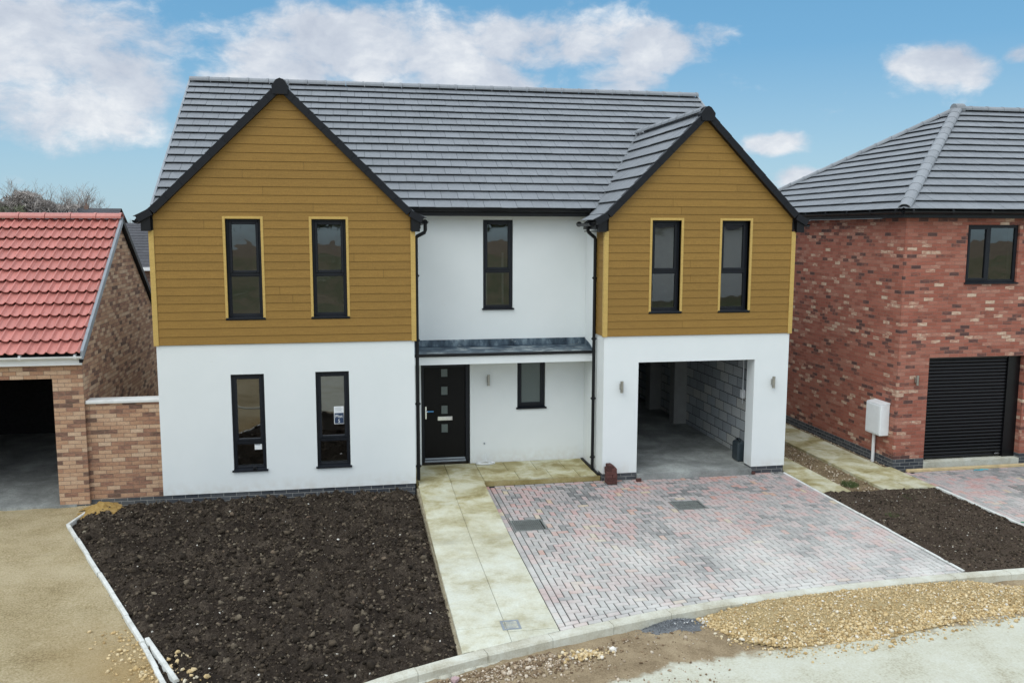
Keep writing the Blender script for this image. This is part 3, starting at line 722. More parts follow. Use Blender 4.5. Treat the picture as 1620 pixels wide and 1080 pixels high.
def tonef(x, y):
    v = .42+.30*fb(x*.9, y*.9, 7)+.22*fb(x*2.3, y*2.3, 3)+rg.gauss(0, .20)
    if rg.random() < .035: v = rg.uniform(.9, 1)
    return max(0, min(1, v))
def drive(name, X0, X1, ytop, kerb=True, covers=(), w=.2, hh=.1):
    mb = MB(); off = 2*hh+.0
    def clipk(poly, o_):
        cx = sum(p[0] for p in poly)/len(poly); a_ = cx-.15; b_ = cx+.15
        A = (a_, kerb_y(a_)+o_); B = (b_, kerb_y(b_)+o_); L = math.hypot(B[0]-A[0], B[1]-A[1]); return clip2(poly, A, (-(B[1]-A[1])/L, (B[0]-A[0])/L))
    def emit(poly, o_, inner=True):
        for cv in covers:
            cx0, cy0, cx1, cy1 = cv; xs_ = [p[0] for p in poly]; ys_ = [p[1] for p in poly]
            if max(xs_) > cx0+1e-4 and min(xs_) < cx1-1e-4 and max(ys_) > cy0+1e-4 and min(ys_) < cy1-1e-4:
                rest = [c for c in covers if c is not cv]
                L_ = clip2(poly, (cx0, 0), (-1, 0)); R_ = clip2(poly, (cx1, 0), (1, 0)); mid = clip2(clip2(poly, (cx0, 0), (1, 0)), (cx1, 0), (-1, 0))
                for q_ in (L_, R_, clip2(mid, (0, cy0), (0, -1)) if len(mid) > 2 else [], clip2(mid, (0, cy1), (0, 1)) if len(mid) > 2 else []):
                    if len(q_) > 2: emit(q_, o_, inner)
                return
        if inner:
            for p, n_ in (((X0+off, 0), (1, 0)), ((X1-off, 0), (-1, 0)), ((0, ytop-hh), (0, -1))):
                poly = clip2(poly, p, n_)
                if len(poly) < 3: return
        poly = clipk(poly, o_)
        if len(poly) > 2: block(mb, poly, 0, tonef(poly[0][0], poly[0][1]))
    # herringbone
    ni = int((X1-X0)/hh)+6; nj = int((ytop+7.2)/hh)+6
    for j in range(-2, nj):
        for i in range(-2, ni):
            k = (i+j) % 4; x = X0+i*hh; y = -7.2+j*hh
            if k == 0: emit([(x, y), (x+w, y), (x+w, y+hh), (x, y+hh)], off)
            k2 = (i-j) % 4
            if (i+j) % 4 == 2: emit([(x, y), (x+hh, y), (x+hh, y+w), (x, y+w)], off)
    # borders: two courses left and right, one at the house, two along the kerb
    y = ytop
    for c_ in range(2):
        for sx0 in (X0+c_*hh, X1-(c_+1)*hh):
            y = ytop-(.1 if c_ else 0)
            while y > -7.3: emit([(sx0, y-w), (sx0+hh, y-w), (sx0+hh, y), (sx0, y)], (off if c_ else off), False); y -= w
    x = X0+off
    while x < X1-off: emit([(x, ytop-hh), (min(x+w, X1-off), ytop-hh), (min(x+w, X1-off), ytop), (x, ytop)], off, False); x += w
    for c_ in range(2):
        x = X0
        while x < X1-.02:
            x2 = min(x+(w if c_ == 0 or x > X0 else .1), X1); 
            block(mb, [(x, kerb_y(x)+c_*hh+.002), (x2, kerb_y(x2)+c_*hh+.002), (x2, kerb_y(x2)+(c_+1)*hh), (x, kerb_y(x)+(c_+1)*hh)], 0, tonef(x, -6)); x = x2
    kind(mb.obj(name, M['paver']), 'structure')
C1 = (2.63, -2.58, 3.19, -2.04); C2 = (5.72, -1.99, 6.29, -1.50)
drive('driveway', 2.50, 8.775, .05, covers=(C1, C2))
drive('driveway', 11.27, 17.5, -.46, covers=())
jb = MB(); jb.face([(2.49, .09, -.012), (8.79, .09, -.012)]+[(xx_, kerb_y(xx_)-.05, -.012) for xx_ in (8.79, 8, 7, 6, 5, 4, 3.2, 2.49)]); jb.face([(11.255, -5.5, -.012), (11.255, -.3, -.012), (17.6, -.3, -.012), (17.6, -5.8, -.012)])
kind(jb.obj('joint_sand', M['joint']), 'structure')

# ============================================================ WINDOWS
def window(parent, x0, x1, z0, z1, yf, rec=.055, trans=None, style='top', trim=False, sill=True, label=None, glass='glass', mull=None, light=False):
    """frame mesh with panes and sill as children; the wall face is at y = yf"""
    f = MB(); y0 = yf+rec; y1 = y0+.07; w_ = .052
    f.bbox(x0, y0, z0, x0+w_, y1, z1, .005); f.bbox(x1-w_, y0, z0, x1, y1, z1, .005); f.bbox(x0+w_, y0, z1-w_, x1-w_, y1, z1, .005); f.bbox(x0+w_, y0, z0, x1-w_, y1, z0+w_, .005)
    ps = []
    if trans: f.bbox(x0+w_, y0, trans-.028, x1-w_, y1, trans+.028, .005); ps = [(x0+w_, x1-w_, z0+w_, trans-.028, False), (x0+w_, x1-w_, trans+.028, z1-w_, True)]
    elif mull: f.bbox(mull-.03, y0, z0+w_, mull+.03, y1, z1-w_, .005); ps = [(x0+w_, mull-.03, z0+w_, z1-w_, True), (mull+.03, x1-w_, z0+w_, z1-w_, False)]
    else: ps = [(x0+w_, x1-w_, z0+w_, z1-w_, True)]
    s_ = .045; panes = []
    for a_, b_, c_, d_, sash in ps:
        if sash:
            f.bbox(a_-.006, y0-.014, c_-.006, a_+s_, y0+.05, d_+.006, .007); f.bbox(b_-s_, y0-.014, c_-.006, b_+.006, y0+.05, d_+.006, .007)
            f.bbox(a_+s_, y0-.014, c_-.006, b_-s_, y0+.05, c_+s_, .007); f.bbox(a_+s_, y0-.014, d_-s_, b_-s_, y0+.05, d_+.006, .007)
            panes.append((a_+s_-.004, b_-s_+.004, c_+s_-.004, d_-s_+.004, y0+.022))
        else:
            f.box(a_-.002, y0+.012, c_-.002, a_+.014, y0+.03, d_+.002); f.box(b_-.014, y0+.012, c_-.002, b_+.002, y0+.03, d_+.002); f.box(a_+.014, y0+.012, c_-.002, b_-.014, y0+.03, c_+.014); f.box(a_+.014, y0+.012, d_-.014, b_-.014, y0+.03, d_+.002)
            panes.append((a_-.003, b_+.003, c_-.003, d_+.003, y0+.034))
    fo = f.obj('window', M['anthracite'], parent, label)
    for a_, b_, c_, d_, yy in panes:
        p = MB(); p.face([(a_, yy, c_), (b_, yy, c_), (b_, yy, d_), (a_, yy, d_)]); p.obj('pane', M[glass], fo)
    if sill:
        q = MB(); e = .025 if not trim else .04; q.yzprism([(y0+.02, z0+.024), (yf-.001, z0+.006), (yf-.001, z0-.006), (y0+.02, z0-.006)], x0+.001, x1-.001); q.yzprism([(yf-.0015, z0+.006), (yf-.04, z0-.002), (yf-.04, z0-.028), (yf-.0015, z0-.020)], x0-e, x1+e); q.obj('sill', M['anthracite'], fo)
    r = MB(); ya_, yb_ = y1+.002, yf+.30+(.04 if x0 > 5 and yf < 1 and x0 < 9 else 0)+.004; k_ = .012
    r.box(x0+.001, ya_, z0+.001, x0+k_, yb_, z1-.001); r.box(x1-k_, ya_, z0+.001, x1-.001, yb_, z1-.001); r.box(x0+k_, ya_, z1-k_, x1-k_, yb_, z1-.001); r.box(x0+k_, ya_, z0+.001, x1-k_, yb_+.03, z0+.022)
    r.obj('inner_reveal', M['whiteplastic'], fo)
    if trim:
        tm = MB(); tw = .046; yo = yf-.034
        tm.bbox(x0-tw, yo, z0-.02, x0, y0, z1+tw, .004); tm.bbox(x1, yo, z0-.02, x1+tw, y0, z1+tw, .004); tm.bbox(x0, yo, z1, x1, y0, z1+tw, .004); tm.obj('window_trim', M['trim'], fo)
    return fo

# ============================================================ MAIN HOUSE
X0, XA, XB, X1 = -3.43, 1.17, 4.88, 8.80
ZR = 2.91; H = thing('rendered_house', (2.7, 0, 0), 'white rendered two-storey house with ochre boarded gables and an open garage', 'house')
wl = [(-2.178, -1.588, .565, 2.355), (-.668, -.055, .565, 2.365)]; wu = [(-2.170, -1.560, 3.395, 5.165), (-.665, -.055, 3.395, 5.165)]
wr = [(5.815, 6.415, 3.395, 5.175), (7.26, 7.86, 3.395, 5.175)]; GO = (5.595, 8.065, -.5, 2.385)
rm = MB()
wall_grid(rm, X0, XA, .15, ZR, wl, 0, .3)
wall_grid(rm, XB, X1, .15, ZR, [GO], 0, .34)
REC = 1.45
door_h = (1.40, 2.42, -.2, 2.215); wlow = (3.425, 4.03, 1.26, 2.44); wmid = (2.70, 3.325, 3.37, 5.19)
wall_grid(rm, XA-.25, XB+.25, -.1, 5.32, [door_h, wlow, wmid], REC, REC+.3)
wall_grid(rm, .302, REC-.002, .03, ZR, [], XA-.3, XA, 'x'); wall_grid(rm, .342, REC-.002, .03, ZR, [], XB, XB+.3, 'x')
wall_grid(rm, .50, REC-.002, ZR, 5.3, [], XA-.3, XA-.001, 'x'); wall_grid(rm, .50, REC-.002, ZR, 5.3, [], XB+.001, XB+.3, 'x')
wall_grid(rm, .302, 10.1, .15, 5.2, [], X0, X0+.3, 'x'); wall_grid(rm, .342, 10.1, .15, 5.2, [], X1-.3, X1, 'x'); wall_grid(rm, X0, X1, .15, 5.2, [], 10.1, 10.4)
rm.yzprism([(1.3, 5.2), (10.3, 5.2), (5.8, 8.12)], X0, X0+.2); rm.yzprism([(1.3, 5.2), (10.3, 5.2), (5.8, 8.12)], X1-.2, X1)
rm.obj('rendered_wall', M['render'], H)
pl = MB()
for a_, b_ in ((X0+.012, XA-.012), (XB+.012, GO[0]-.004), (GO[1]+.004, X1-.012)): pl.box(a_, .016, -.35, b_, .30, .149)
pl.box(X0+.012, .302, -.35, X0+.28, 10.38, .149); pl.box(X1-.28, .302, -.35, X1-.012, 10.38, .149)
pl.obj('plinth', M['blue_brick'], H)
# cladding boards
def slope_x(xa, za, sl): return lambda z: max(0.0, (za-z)/sl)
def cladding(mb, xl, xr, z0, za, xa, half_at, sl, holes, yf, seed, bh=.1485, side=None):
    rg_ = random.Random(seed); z = z0; zt = za
    while z < zt-.03:
        z1 = min(z+bh, zt); hw0 = slope_x(xa, za, sl)(z); hw1 = slope_x(xa, za, sl)(z1)
        cuts = sorted({z, z1, *[h for hh_ in holes for h in (hh_[2], hh_[3]) if z < h < z1]})
        joints = []
        if rg_.random() < .42: joints = [rg_.uniform(xl+.5, xr-.5)]
        tones = [1+rg_.uniform(-.05, .05) for _ in range(3)]
        for ca, cb_ in zip(cuts, cuts[1:]):
            xs = [[xl, xr]]
            mid = (ca+cb_)/2; segs = [(xl, xr)]
            for h in holes:
                if h[2] < mid < h[3]:
                    ns = []
                    for a_, b_ in segs:
                        if a_ < h[0] < b_ and a_ < h[1] < b_: ns += [(a_, h[0]), (h[1], b_)]
                        else: ns.append((a_, b_))
                    segs = ns
            ns = []
            for a_, b_ in segs:
                for j in joints:
                    if a_+.05 < j < b_-.05: ns += [(a_, j-.002), (j+.002, b_)]; break
                else: ns.append((a_, b_))
            for a_, b_ in ns:
                tn = tones[int(bool(joints) and a_ >= joints[0])]
                def lim(zz):
                    hw = slope_x(xa, za, sl)(zz); lo = max(a_, xa-hw); hi = min(b_, xa+hw); return (lo, max(lo+.001, hi))
                la, lb = lim(ca); ua, ub_ = lim(cb_)
                if lb-la < .01: continue
                fr = lambda zz: yf-.013+.011*(zz-z)/bh          # lap: bottom edge stands proud
                zb = ca+(.003 if ca == z else 0); ytop = fr(cb_)
                V = [(la, fr(ca), zb), (lb, fr(ca), zb), (ub_, ytop, cb_), (ua, ytop, cb_), (la, yf+.012, zb), (lb, yf+.012, zb), (ub_, yf+.012, cb_), (ua, yf+.012, cb_)]
                mb.solid(V, [(0, 1, 2, 3), (7, 6, 5, 4), (0, 4, 5, 1), (1, 5, 6, 2), (2, 6, 7, 3), (3, 7, 4, 0)], tn)
        z = z1
SL = 1.0
cl = MB(); ah = [(h[0]-.046, h[1]+.046, h[2]-.05, h[3]+.046) for h in wu]
LA, LZ = -1.14, 7.50; RA, RZ = 6.84, 7.24
def clad_face(xl, xr, za, xa, tanp, holes, seed):
    mb = MB(); cladding(mb, xl, xr, ZR+.004, za, xa, None, tanp, holes, -.016, seed); return mb
cf = clad_face(X0+.05, XA-.05, LZ, LA, .975, ah, 11); ar_ = [(h[0]-.046, h[1]+.046, h[2]-.05, h[3]+.046) for h in wr]
cg = clad_face(XB+.05, X1-.05, RZ, RA, 1.0, ar_, 12)
# side boards on the returns and outer flanks
def side_boards(mb, x, sgn, y0, y1, z1, seed):
    rg_ = random.Random(seed); z = ZR+.004
    while z < z1-.02:
        zt = min(z+.1485, z1); p = sgn*.013; q = sgn*.002; tn = 1+rg_.uniform(-.05, .05)
        mb.solid([(x+p, y0, z+.003), (x+p, y1, z+.003), (x+q, y1, zt), (x+q, y0, zt), (x-sgn*.012, y0, z+.003), (x-sgn*.012, y1, z+.003), (x-sgn*.012, y1, zt), (x-sgn*.012, y0, zt)], [(0, 1, 2, 3), (7, 6, 5, 4), (0, 4, 5, 1), (1, 5, 6, 2), (2, 6, 7, 3), (3, 7, 4, 0)], tn)
        z = zt
side_boards(cg, XB-.014, -1, .04, .50, 5.10, 3); side_boards(cf, XA+.014, 1, .04, .50, 5.10, 4)
for mbx in (cf, cg): mbx.obj('cladding', M['clad'], H)
tb = MB()
for xc, sg in ((X0, -1), (XA, 1), (XB, -1), (X1, 1)):
    xo = xc+sg*.036; xi = xc-sg*.052; tb.bbox(min(xo, xi), -.038, ZR-.002, max(xo, xi), -.008, 4.96, .003); tb.bbox(min(xo, xc+sg*.016), -.007, ZR-.002, max(xo, xc+sg*.016), .045, 4.96, .003)
tb.bbox(XB-.03, .50, ZR, XB-.005, .54, 4.96, .003); tb.bbox(XA+.005, .50, ZR, XA+.03, .54, 4.96, .003)
tb.obj('corner_trim', M['trim'], H)
bk = MB()     # sheathing behind the boards
wall_grid(bk, X0, XA, ZR, 5.22, wu, .0, .3); wall_grid(bk, XB, X1, ZR, 5.22, wr, .0, .34)
bk.xzprism([(X0, 5.222), (XA, 5.222), (LA, 5.222+2.24)], .0, .3); bk.xzprism([(XB, 5.222), (X1, 5.222), (RA, 5.222+1.93)], .0, .34)
bk.box(XA-.3, .302, ZR, XA-.002, .498, 5.2); bk.box(XB+.002, .342, ZR, XB+.3, .498, 5.2)
bk.obj('sheathing', M['darkvoid'], H)
# windows
panes_lbl = ['narrow ground-floor window with white sticker and black sensor on sill', 'narrow ground-floor window with a blue and white plot notice']
lowwin = [window(H, *wl[i], 0, .05, 1.075, label=panes_lbl[i]) for i in range(2)]
for i, hh_ in enumerate(wu): window(H, *hh_, 0, .065, 4.17, trim=True)
for i, hh_ in enumerate(wr): window(H, *hh_, 0, .10, 4.17, trim=True)
window(H, *wmid, REC, .05, 4.145, label='tall narrow window in the white wall above the porch')
window(H, *wlow, REC, .05, None, glass='obscured', label='small obscured window under the porch canopy')
# stickers, notice, sensor
def text_obj(body, name, size, loc, mat, parent, depth=.0008):
    cu = bpy.data.curves.new(name, 'FONT'); cu.body = body; cu.size = size; cu.align_x = 'CENTER'; cu.align_y = 'CENTER'; cu.extrude = depth
    tmp = bpy.data.objects.new(name, cu); col.objects.link(tmp); bpy.context.view_layer.update()
    me = bpy.data.meshes.new_from_object(tmp.evaluated_get(bpy.context.evaluated_depsgraph_get())); bpy.data.objects.remove(tmp)
    b = Vector(world_base(parent)); me.transform(Matrix.Translation(Vector(loc)-b) @ Matrix.Rotation(R(90), 4, 'X')); me.materials.clear(); me.materials.append(mat)
    o = bpy.data.objects.new(name, me); col.objects.link(o); o.parent = parent; return o
st = MB(); st.box(-1.802, .072, .925, -1.672, .0745, 1.035); st.obj('sticker', M['paper'], lowwin[0]); 
sp_ = MB(); sp_.box(-1.79, .0705, 1.012, -1.70, .0719, 1.022); sp_.obj('sticker_print', M['navy'], lowwin[0])
# notice hangs inside the glass on its lower right
nt_ = thing('plot_notice', (-.25, .07, 1.36), 'blue and white plot notice behind the glass of the right ground-floor window', 'notice')
q = MB(); q.box(-.345, .0655, 1.355, -.165, .0675, 1.69); q.obj('notice_board', M['paper'], nt_)
q = MB(); q.box(-.335, .0635, 1.365, -.170, .0650, 1.565); q.obj('blue_panel', M['navy'], nt_)
text_obj('Plot', 'notice_text', .085, (-.255, .0625, 1.50), M['paper'], nt_); text_obj('5', 'notice_text', .085, (-.255, .0625, 1.41), M['paper'], nt_)
q = MB()
for k in range(4): q.box(-.325, .0640, 1.588+k*.024, -.19-.02*(k % 2), .0650, 1.595+k*.024)
q.obj('notice_lines', M['greymetal'], nt_)
sn = MB(); sn.tube([(-1.80, -.012, .556), (-1.80, -.012, .578)], .045, 14); sn.tube([(-1.80, -.012, .578), (-1.80, -.014, .61)], .045, 14, r2=.033); sn.tube([(-1.80, -.03, .595), (-1.80, -.062, .590)], .022, 10); sn.tube([(-1.80, -.014, .61), (-1.80, -.014, .622)], .026, 10)
single(sn, 'sensor', M['black'], (-1.80, -.012, .545), 'small black round sensor standing on the sill of the left ground-floor window', 'sensor')

# front door
dm = MB(); dx0, dx1, dz0, dz1 = 1.405, 2.415, .15, 2.21; yd = REC+.09
dm.bbox(dx0+.065, yd-.02, dz0+.05, dx1-.09, yd+.03, dz1-.06, .006)
dn = [(1.825, 1.955, 1.955, 2.115), (1.825, 1.955, 1.572, 1.745), (1.825, 1.955, 1.17, 1.345), (1.825, 1.955, .775, .95)]
dob = dm.obj('front_door', M['doorblack'], H)
fm = MB(); fm.bbox(dx0, yd-.05, dz0, dx0+.062, yd+.05, dz1, .005); fm.bbox(dx1-.085, yd-.05, dz0, dx1, yd+.05, dz1, .005); fm.bbox(dx0+.062, yd-.05, dz1-.058, dx1-.085, yd+.05, dz1, .005)
fm.obj('door_frame', M['anthracite'], dob)
fm = MB(); fm.bbox(dx0+.062, yd-.07, dz0, dx1-.085, yd+.04, dz0+.035, .004); fm.bbox(dx0+.07, yd-.045, dz0+.052, dx1-.095, yd-.021, dz0+.085, .004); fm.obj('threshold', M['greymetal'], dob)
for a_, b_, c_, d_ in dn:
    q = MB(); yq = yd-.021
    q.bbox(a_-.03, yq-.010, c_-.03, a_, yq, d_+.03, .004); q.bbox(b_, yq-.010, c_-.03, b_+.03, yq, d_+.03, .004); q.bbox(a_, yq-.010, c_-.03, b_, yq, c_, .004); q.bbox(a_, yq-.010, d_, b_, yq, d_+.03, .004)
    q.obj('glazing_bead', M['doorblack'], dob)
    q = MB(); q.face([(a_, yq-.003, c_), (b_, yq-.003, c_), (b_, yq-.003, d_), (a_, yq-.003, d_)]); q.obj('door_glass', M['doorglass'] if 'doorglass' in M else M['obscured'], dob)
q = MB(); q.bbox(1.745, yd-.038, 1.03, 2.055, yd-.022, 1.115, .006); q.bbox(1.765, yd-.044, 1.045, 2.035, yd-.037, 1.10, .003); q.obj('letterbox', M['chrome'], dob)
q = MB(); q.bbox(1.483, yd-.036, 1.07, 1.517, yd-.021, 1.335, .006); q.tube([(1.50, yd-.03, 1.235), (1.50, yd-.075, 1.235), (1.505, yd-.08, 1.235)], .011); q.tube([(1.495, yd-.078, 1.235), (1.65, yd-.078, 1.235)], .013); q.obj('door_handle', M['chrome'], dob)
q = MB(); q.tube([(1.53, yd-.078, 1.235), (1.655, yd-.078, 1.235)], .0155); q.obj('handle_film', M['bluefilm'], dob)

def wall_lamp(parent, x, y, z0, z1, label=None):
    q = MB(); xm = x; r = .031; q.tube([(xm, y-.075, z0), (xm, y-.075, z0+.05), ], r, 16); q.tube([(xm, y-.075, z0+.054), (xm, y-.075, z1-.054)], r*.93, 16); q.tube([(xm, y-.075, z1-.05), (xm, y-.075, z1)], r, 16)
    q.bbox(xm-.028, y-.05, (z0+z1)/2-.06, xm+.028, y, (z0+z1)/2+.06, .005); o = q.obj('wall_lamp', M['steel'], parent, label, smooth=False)
    g_ = MB(); g_.tube([(xm, y-.075, z0-.001), (xm, y-.075, z0+.0005)], r*.8, 16); g_.obj('lamp_lens', M['darkvoid'], o); return o
wall_lamp(H, 2.80, REC, 1.765, 1.99); wall_lamp(H, 5.235, 0, 1.80, 2.03); wall_lamp(H, 8.46, 0, 1.80, 2.035)
# outside tap stub / cable entry on the porch wall
q = MB(); q.tube([(2.72, REC-.001, .52), (2.72, REC-.02, .52)], .018, 10); q.obj('cable_cap', M['greymetal'], H)

# canopy over the porch
YC = .72
cn = MB(); cn.yzprism([(REC-.003, 2.60), (YC, 2.548), (YC, 2.50), (REC-.003, 2.50)], XA+.003, XB-.003); cn.box(XA+.003, REC-.028, 2.602, XB-.003, REC-.003, 2.735)
for k in range(1, 5): 
    xx = XA+.05+k*.74; cn.box(xx, REC-.031, 2.60, xx+.01, REC-.0285, 2.737)
cn.yzprism([(YC+.02, 2.552), (REC-.03, 2.604), (REC-.03, 2.72), (YC+.35, 2.66)], XB-.012, XB-.0035)
cno = cn.obj('canopy', M['lead'], H)
q = MB(); q.box(XA+.004, YC-.02, 2.33, XB-.004, YC+.02, 2.499); q.box(XA+.004, YC+.021, 2.33, XB-.004, REC-.004, 2.36); q.obj('canopy_fascia', M['render'], cno)
q = MB(); q.bbox(XA+.004, YC-.065, 2.495, XB-.004, YC-.003, 2.552, .01); q.obj('canopy_gutter', M['black'], cno)

# downpipes
def pipe(parent, pts, r=.034):
    q = MB(); q.tube(pts, r, 12)
    for p in (pts[0], ): pass
    zt = max(p[2] for p in pts[2:]); zb = pts[-1][2]; z = zb+.25
    while z < zt-.2: q.tube([(pts[-1][0], pts[-1][1], z), (pts[-1][0], pts[-1][1], z+.05)], r*1.22, 12); q.bbox(pts[-1][0]-.055, pts[-1][1]-.012, z+.012, pts[-1][0]+.055, pts[-1][1]+.012, z+.038, .004); z += 1.22
    return q.obj('downpipe', M['black'], parent)
pipe(H, [(1.40, .04, 5.12), (1.40, .04, 4.98), (1.385, .045, 4.93), (1.25, .075, 4.86), (1.228, .08, 4.82), (1.228, .08, .19)])
pipe(H, [(4.66, .50, 5.08), (4.66, .50, 4.98), (4.675, .50, 4.94), (4.80, .50, 4.84), (4.815, .50, 4.80), (4.815, .50, .10)])
q = MB(); q.box(4.815, .12, .10, 4.868, 1.43, .118); 
for k in range(22): q.box(4.822, .14+k*.059, .1185, 4.862, .17+k*.059, .121)
q.obj('channel_drain', M['black'], H)

# ---- roofs
PM = math.atan(.637); cp, sp2 = math.cos(PM), math.sin(PM)
ye, ze = 1.02, 5.385; yr = 5.80; zr = ze+(yr-ye)*.637
xl, xr = -3.60, 9.01
slen = (yr-ye)/cp
mainplane_n = Vector((0, -sp2, cp))
ro = MB(); tl_n = tiles((xl, ye, ze), (1, 0, 0), (0, cp, sp2), xr-xl, slen, slen/17, seed=21)
roof = tl_n.obj('roof', M['slate'], H, 'large grey tiled main roof')
tb2 = tiles((xl, 2*yr-ye, ze), (1, 0, 0), (0, -cp, sp2), xr-xl, slen, slen/17, seed=22); tb2.obj('rear_slope', M['slate'], roof)
ul = MB(); ul.yzprism([(ye+.02, ze-.02), (yr, zr-.02), (2*yr-ye-.02, ze-.02), (2*yr-ye-.02, ze-.05), (yr, zr-.05), (ye+.02, ze-.05)], xl+.03, xr-.03); ul.obj('underlay', M['darkvoid'], roof)
ridge_caps((xl-.01, yr, zr+.035), (xr+.01, yr, zr+.035), .125, .45).obj('ridge_tiles', M['slate_cap'], roof)
vg = MB()
for xs_ in (xl-.03, xr-.01):
    vg.solid([(xs_, ye-.02, ze-.09), (xs_, yr, zr-.07), (xs_, 2*yr-ye+.02, ze-.09), (xs_, 2*yr-ye+.02, ze+.055), (xs_, yr, zr+.06), (xs_, ye-.02, ze+.055)]+[(xs_+.04, ye-.02, ze-.09), (xs_+.04, yr, zr-.07), (xs_+.04, 2*yr-ye+.02, ze-.09), (xs_+.04, 2*yr-ye+.02, ze+.055), (xs_+.04, yr, zr+.06), (xs_+.04, ye-.02, ze+.055)],
             [(0, 1, 4, 5), (1, 2, 3, 4), (6, 11, 10, 7), (7, 10, 9, 8), (0, 6, 7, 1), (1, 7, 8, 2), (5, 4, 10, 11), (4, 3, 9, 10), (0, 5, 11, 6), (2, 8, 9, 3)])
vg.obj('verge', M['greymetal'], roof)
# middle eaves: fascia, soffit, gutter
q = MB(); q.box(XA-.05, 1.10, 5.255, XB+.05, 1.135, 5.43); q.box(XA-.05, 1.135, 5.262, XB+.05, REC+.0, 5.285); q.obj('fascia', M['black'], H)
q = gutter((XA+.02, 1.045, 5.40), (XB-.03, 1.045, 5.40)); q.obj('gutter', M['black'], H)
q = MB(); q.box(X0-.18, 10.4, 5.15, X1+.18, 10.56, 5.40); q.obj('fascia', M['black'], H)

def gable(xa, za, tanp, hw, seed, left_out, right_out, lens_y=5.2, yf=-.10):
    """gable roof with bellcast feet; xa apex x, za height of the tile plane at the apex"""
    ang = math.atan(tanp); c_, s_ = math.cos(ang), math.sin(ang); xk = hw; zk = za-tanp*hw; L = hw/c_; nk = round(L/.335)
    plane = (Vector((0, ye, ze-.03)), mainplane_n)
    mbs = []
    for sg in (-1, 1):
        out = left_out if sg < 0 else right_out
        mb = tiles((xa+sg*xk, yf, zk), (0, 1, 0), (-sg*c_, 0, s_), lens_y, L, L/nk, seed=seed+sg)
        kx = xa+sg*xk; dk = out; zlow = zk-.36*dk*1.55
        ka = math.atan2(zk-zlow, dk)
        mk = tiles((kx+sg*dk, yf, zlow), (0, 1, 0), (-sg*math.cos(ka), 0, math.sin(ka)), lens_y, dk/math.cos(ka)+.03, dk/math.cos(ka)+.03, seed=seed+5+sg, t0=.04, t1=.07)
        off = len(mb.v); mb.v += mk.v; mb.f += [tuple(i+off for i in f) for f in mk.f]; mb.c += mk.c
        mb.clip([plane, (Vector((0, yf, 0)), Vector((0, 1, 0)))]); mbs.append(mb)
    r_ = mbs[0].obj('gable_roof', M['slate'], H); mbs[1].obj('tiled_slope', M['slate'], r_)
    u = MB()
    for sg, out in ((-1, left_out), (1, right_out)):
        kx = xa+sg*xk; zl = zk-.36*out*1.55
        u.prism([(xa, yf+.03, za-.012), (kx, yf+.03, zk-.012), (kx+sg*out, yf+.03, zl-.008), (kx+sg*out, yf+.03, zl-.03), (kx, yf+.03, zk-.05), (xa, yf+.03, za-.05)], (0, lens_y-.1, 0))
    u.clip([(Vector((0, ye, ze-.06)), mainplane_n)]); u.obj('underlay', M['darkvoid'], r_)
    yend = ye+(za-ze)/.637
    ridge_caps((xa, yf+.06, za+.035), (xa, yend-.02, za+.035), .12, .45, seed=seed).obj('ridge_tiles', M['slate_cap'], r_)
    # dry verge: black L-section in tile-length pieces, apex cap
    v = MB()
    for sg, out in ((-1, left_out), (1, right_out)):
        P_ = [(xa, za+.035)]; n = nk
        for i in range(1, n+1): P_.append((xa+sg*xk*i/n, za+.035-tanp*xk*i/n))
        zl = zk-.36*out*1.55+.035; P_.append((xa+sg*(xk+out), zl))
        for i, (a_, b_) in enumerate(zip(P_, P_[1:])):
            dx, dz = b_[0]-a_[0], b_[1]-a_[1]; l_ = math.hypot(dx, dz); ux, uz = dx/l_, dz/l_; nx, nz = (-uz, ux) if ux > 0 else (uz, -ux)
            if nz < 0: nx, nz = -nx, -nz
            w0_, w1_ = -.105, .018+.008*0; j0 = .006
            q0 = (a_[0]+ux*.0, a_[1]+uz*.0); q1 = (b_[0]-ux*.004+0, b_[1]-uz*.004)
            pr = [(q0[0]+nx*w0_, q0[1]+nz*w0_), (q1[0]+nx*w0_, q1[1]+nz*w0_), (q1[0]+nx*(w1_+.008), q1[1]+nz*(w1_+.008)), (q0[0]+nx*w1_, q0[1]+nz*w1_)]
            v.xzprism(pr, yf-.045, yf+.09)
    v.obj('verge', M['verge_black'], r_)
    a = MB(); zt = za+.10
    a.xzprism([(xa-.145, zt-.125), (xa-.06, zt-.015), (xa, zt+.012), (xa+.06, zt-.015), (xa+.145, zt-.125), (xa+.125, zt-.265), (xa-.125, zt-.265)], yf-.075, yf+.12); a.obj('ridge_end_cap', M['verge_black'], r_)
    # box ends at the eaves
    b = MB()
    for sg, out, xw in ((-1, left_out, None), (1, right_out, None)):
        kx = xa+sg*xk; xo = kx+sg*(out-.075); xi = kx-sg*.0
        zl = zk-.36*out*1.55
        b.xzprism([(xi-sg*(-.0), 4.945), (xo, 4.945), (xo, zl-.03), (xi, zk-.07)], yf+.0, yf+.098)
        b.box(min(xo, xo+sg*.02), yf+.099, 5.0, max(xo, xo+sg*.02), .95, zl-.02); b.box(min(xi+sg*.05, xo), yf+.099, 4.95, max(xi+sg*.05, xo), .95, 4.968)
    b.obj('soffit_box', M['black'], r_)
    gu = gutter((xa-xk-left_out-.035, yf+.10, zk-.36*left_out*1.55-.02), (xa-xk-left_out-.035, .98, zk-.36*left_out*1.55-.02), .055)
    gutter((xa+xk+right_out+.035, yf+.06, zk-.36*right_out*1.55-.02), (xa+xk+right_out+.035, .98, zk-.36*right_out*1.55-.02), .055, gu); gu.obj('gutter', M['black'], r_)
    return r_
gable(-1.14, 7.50, .975, 2.27, 31, .235, .235, 6.0)
gable(6.84, 7.24, 1.0, 1.975, 41, .235, .235, 5.0)
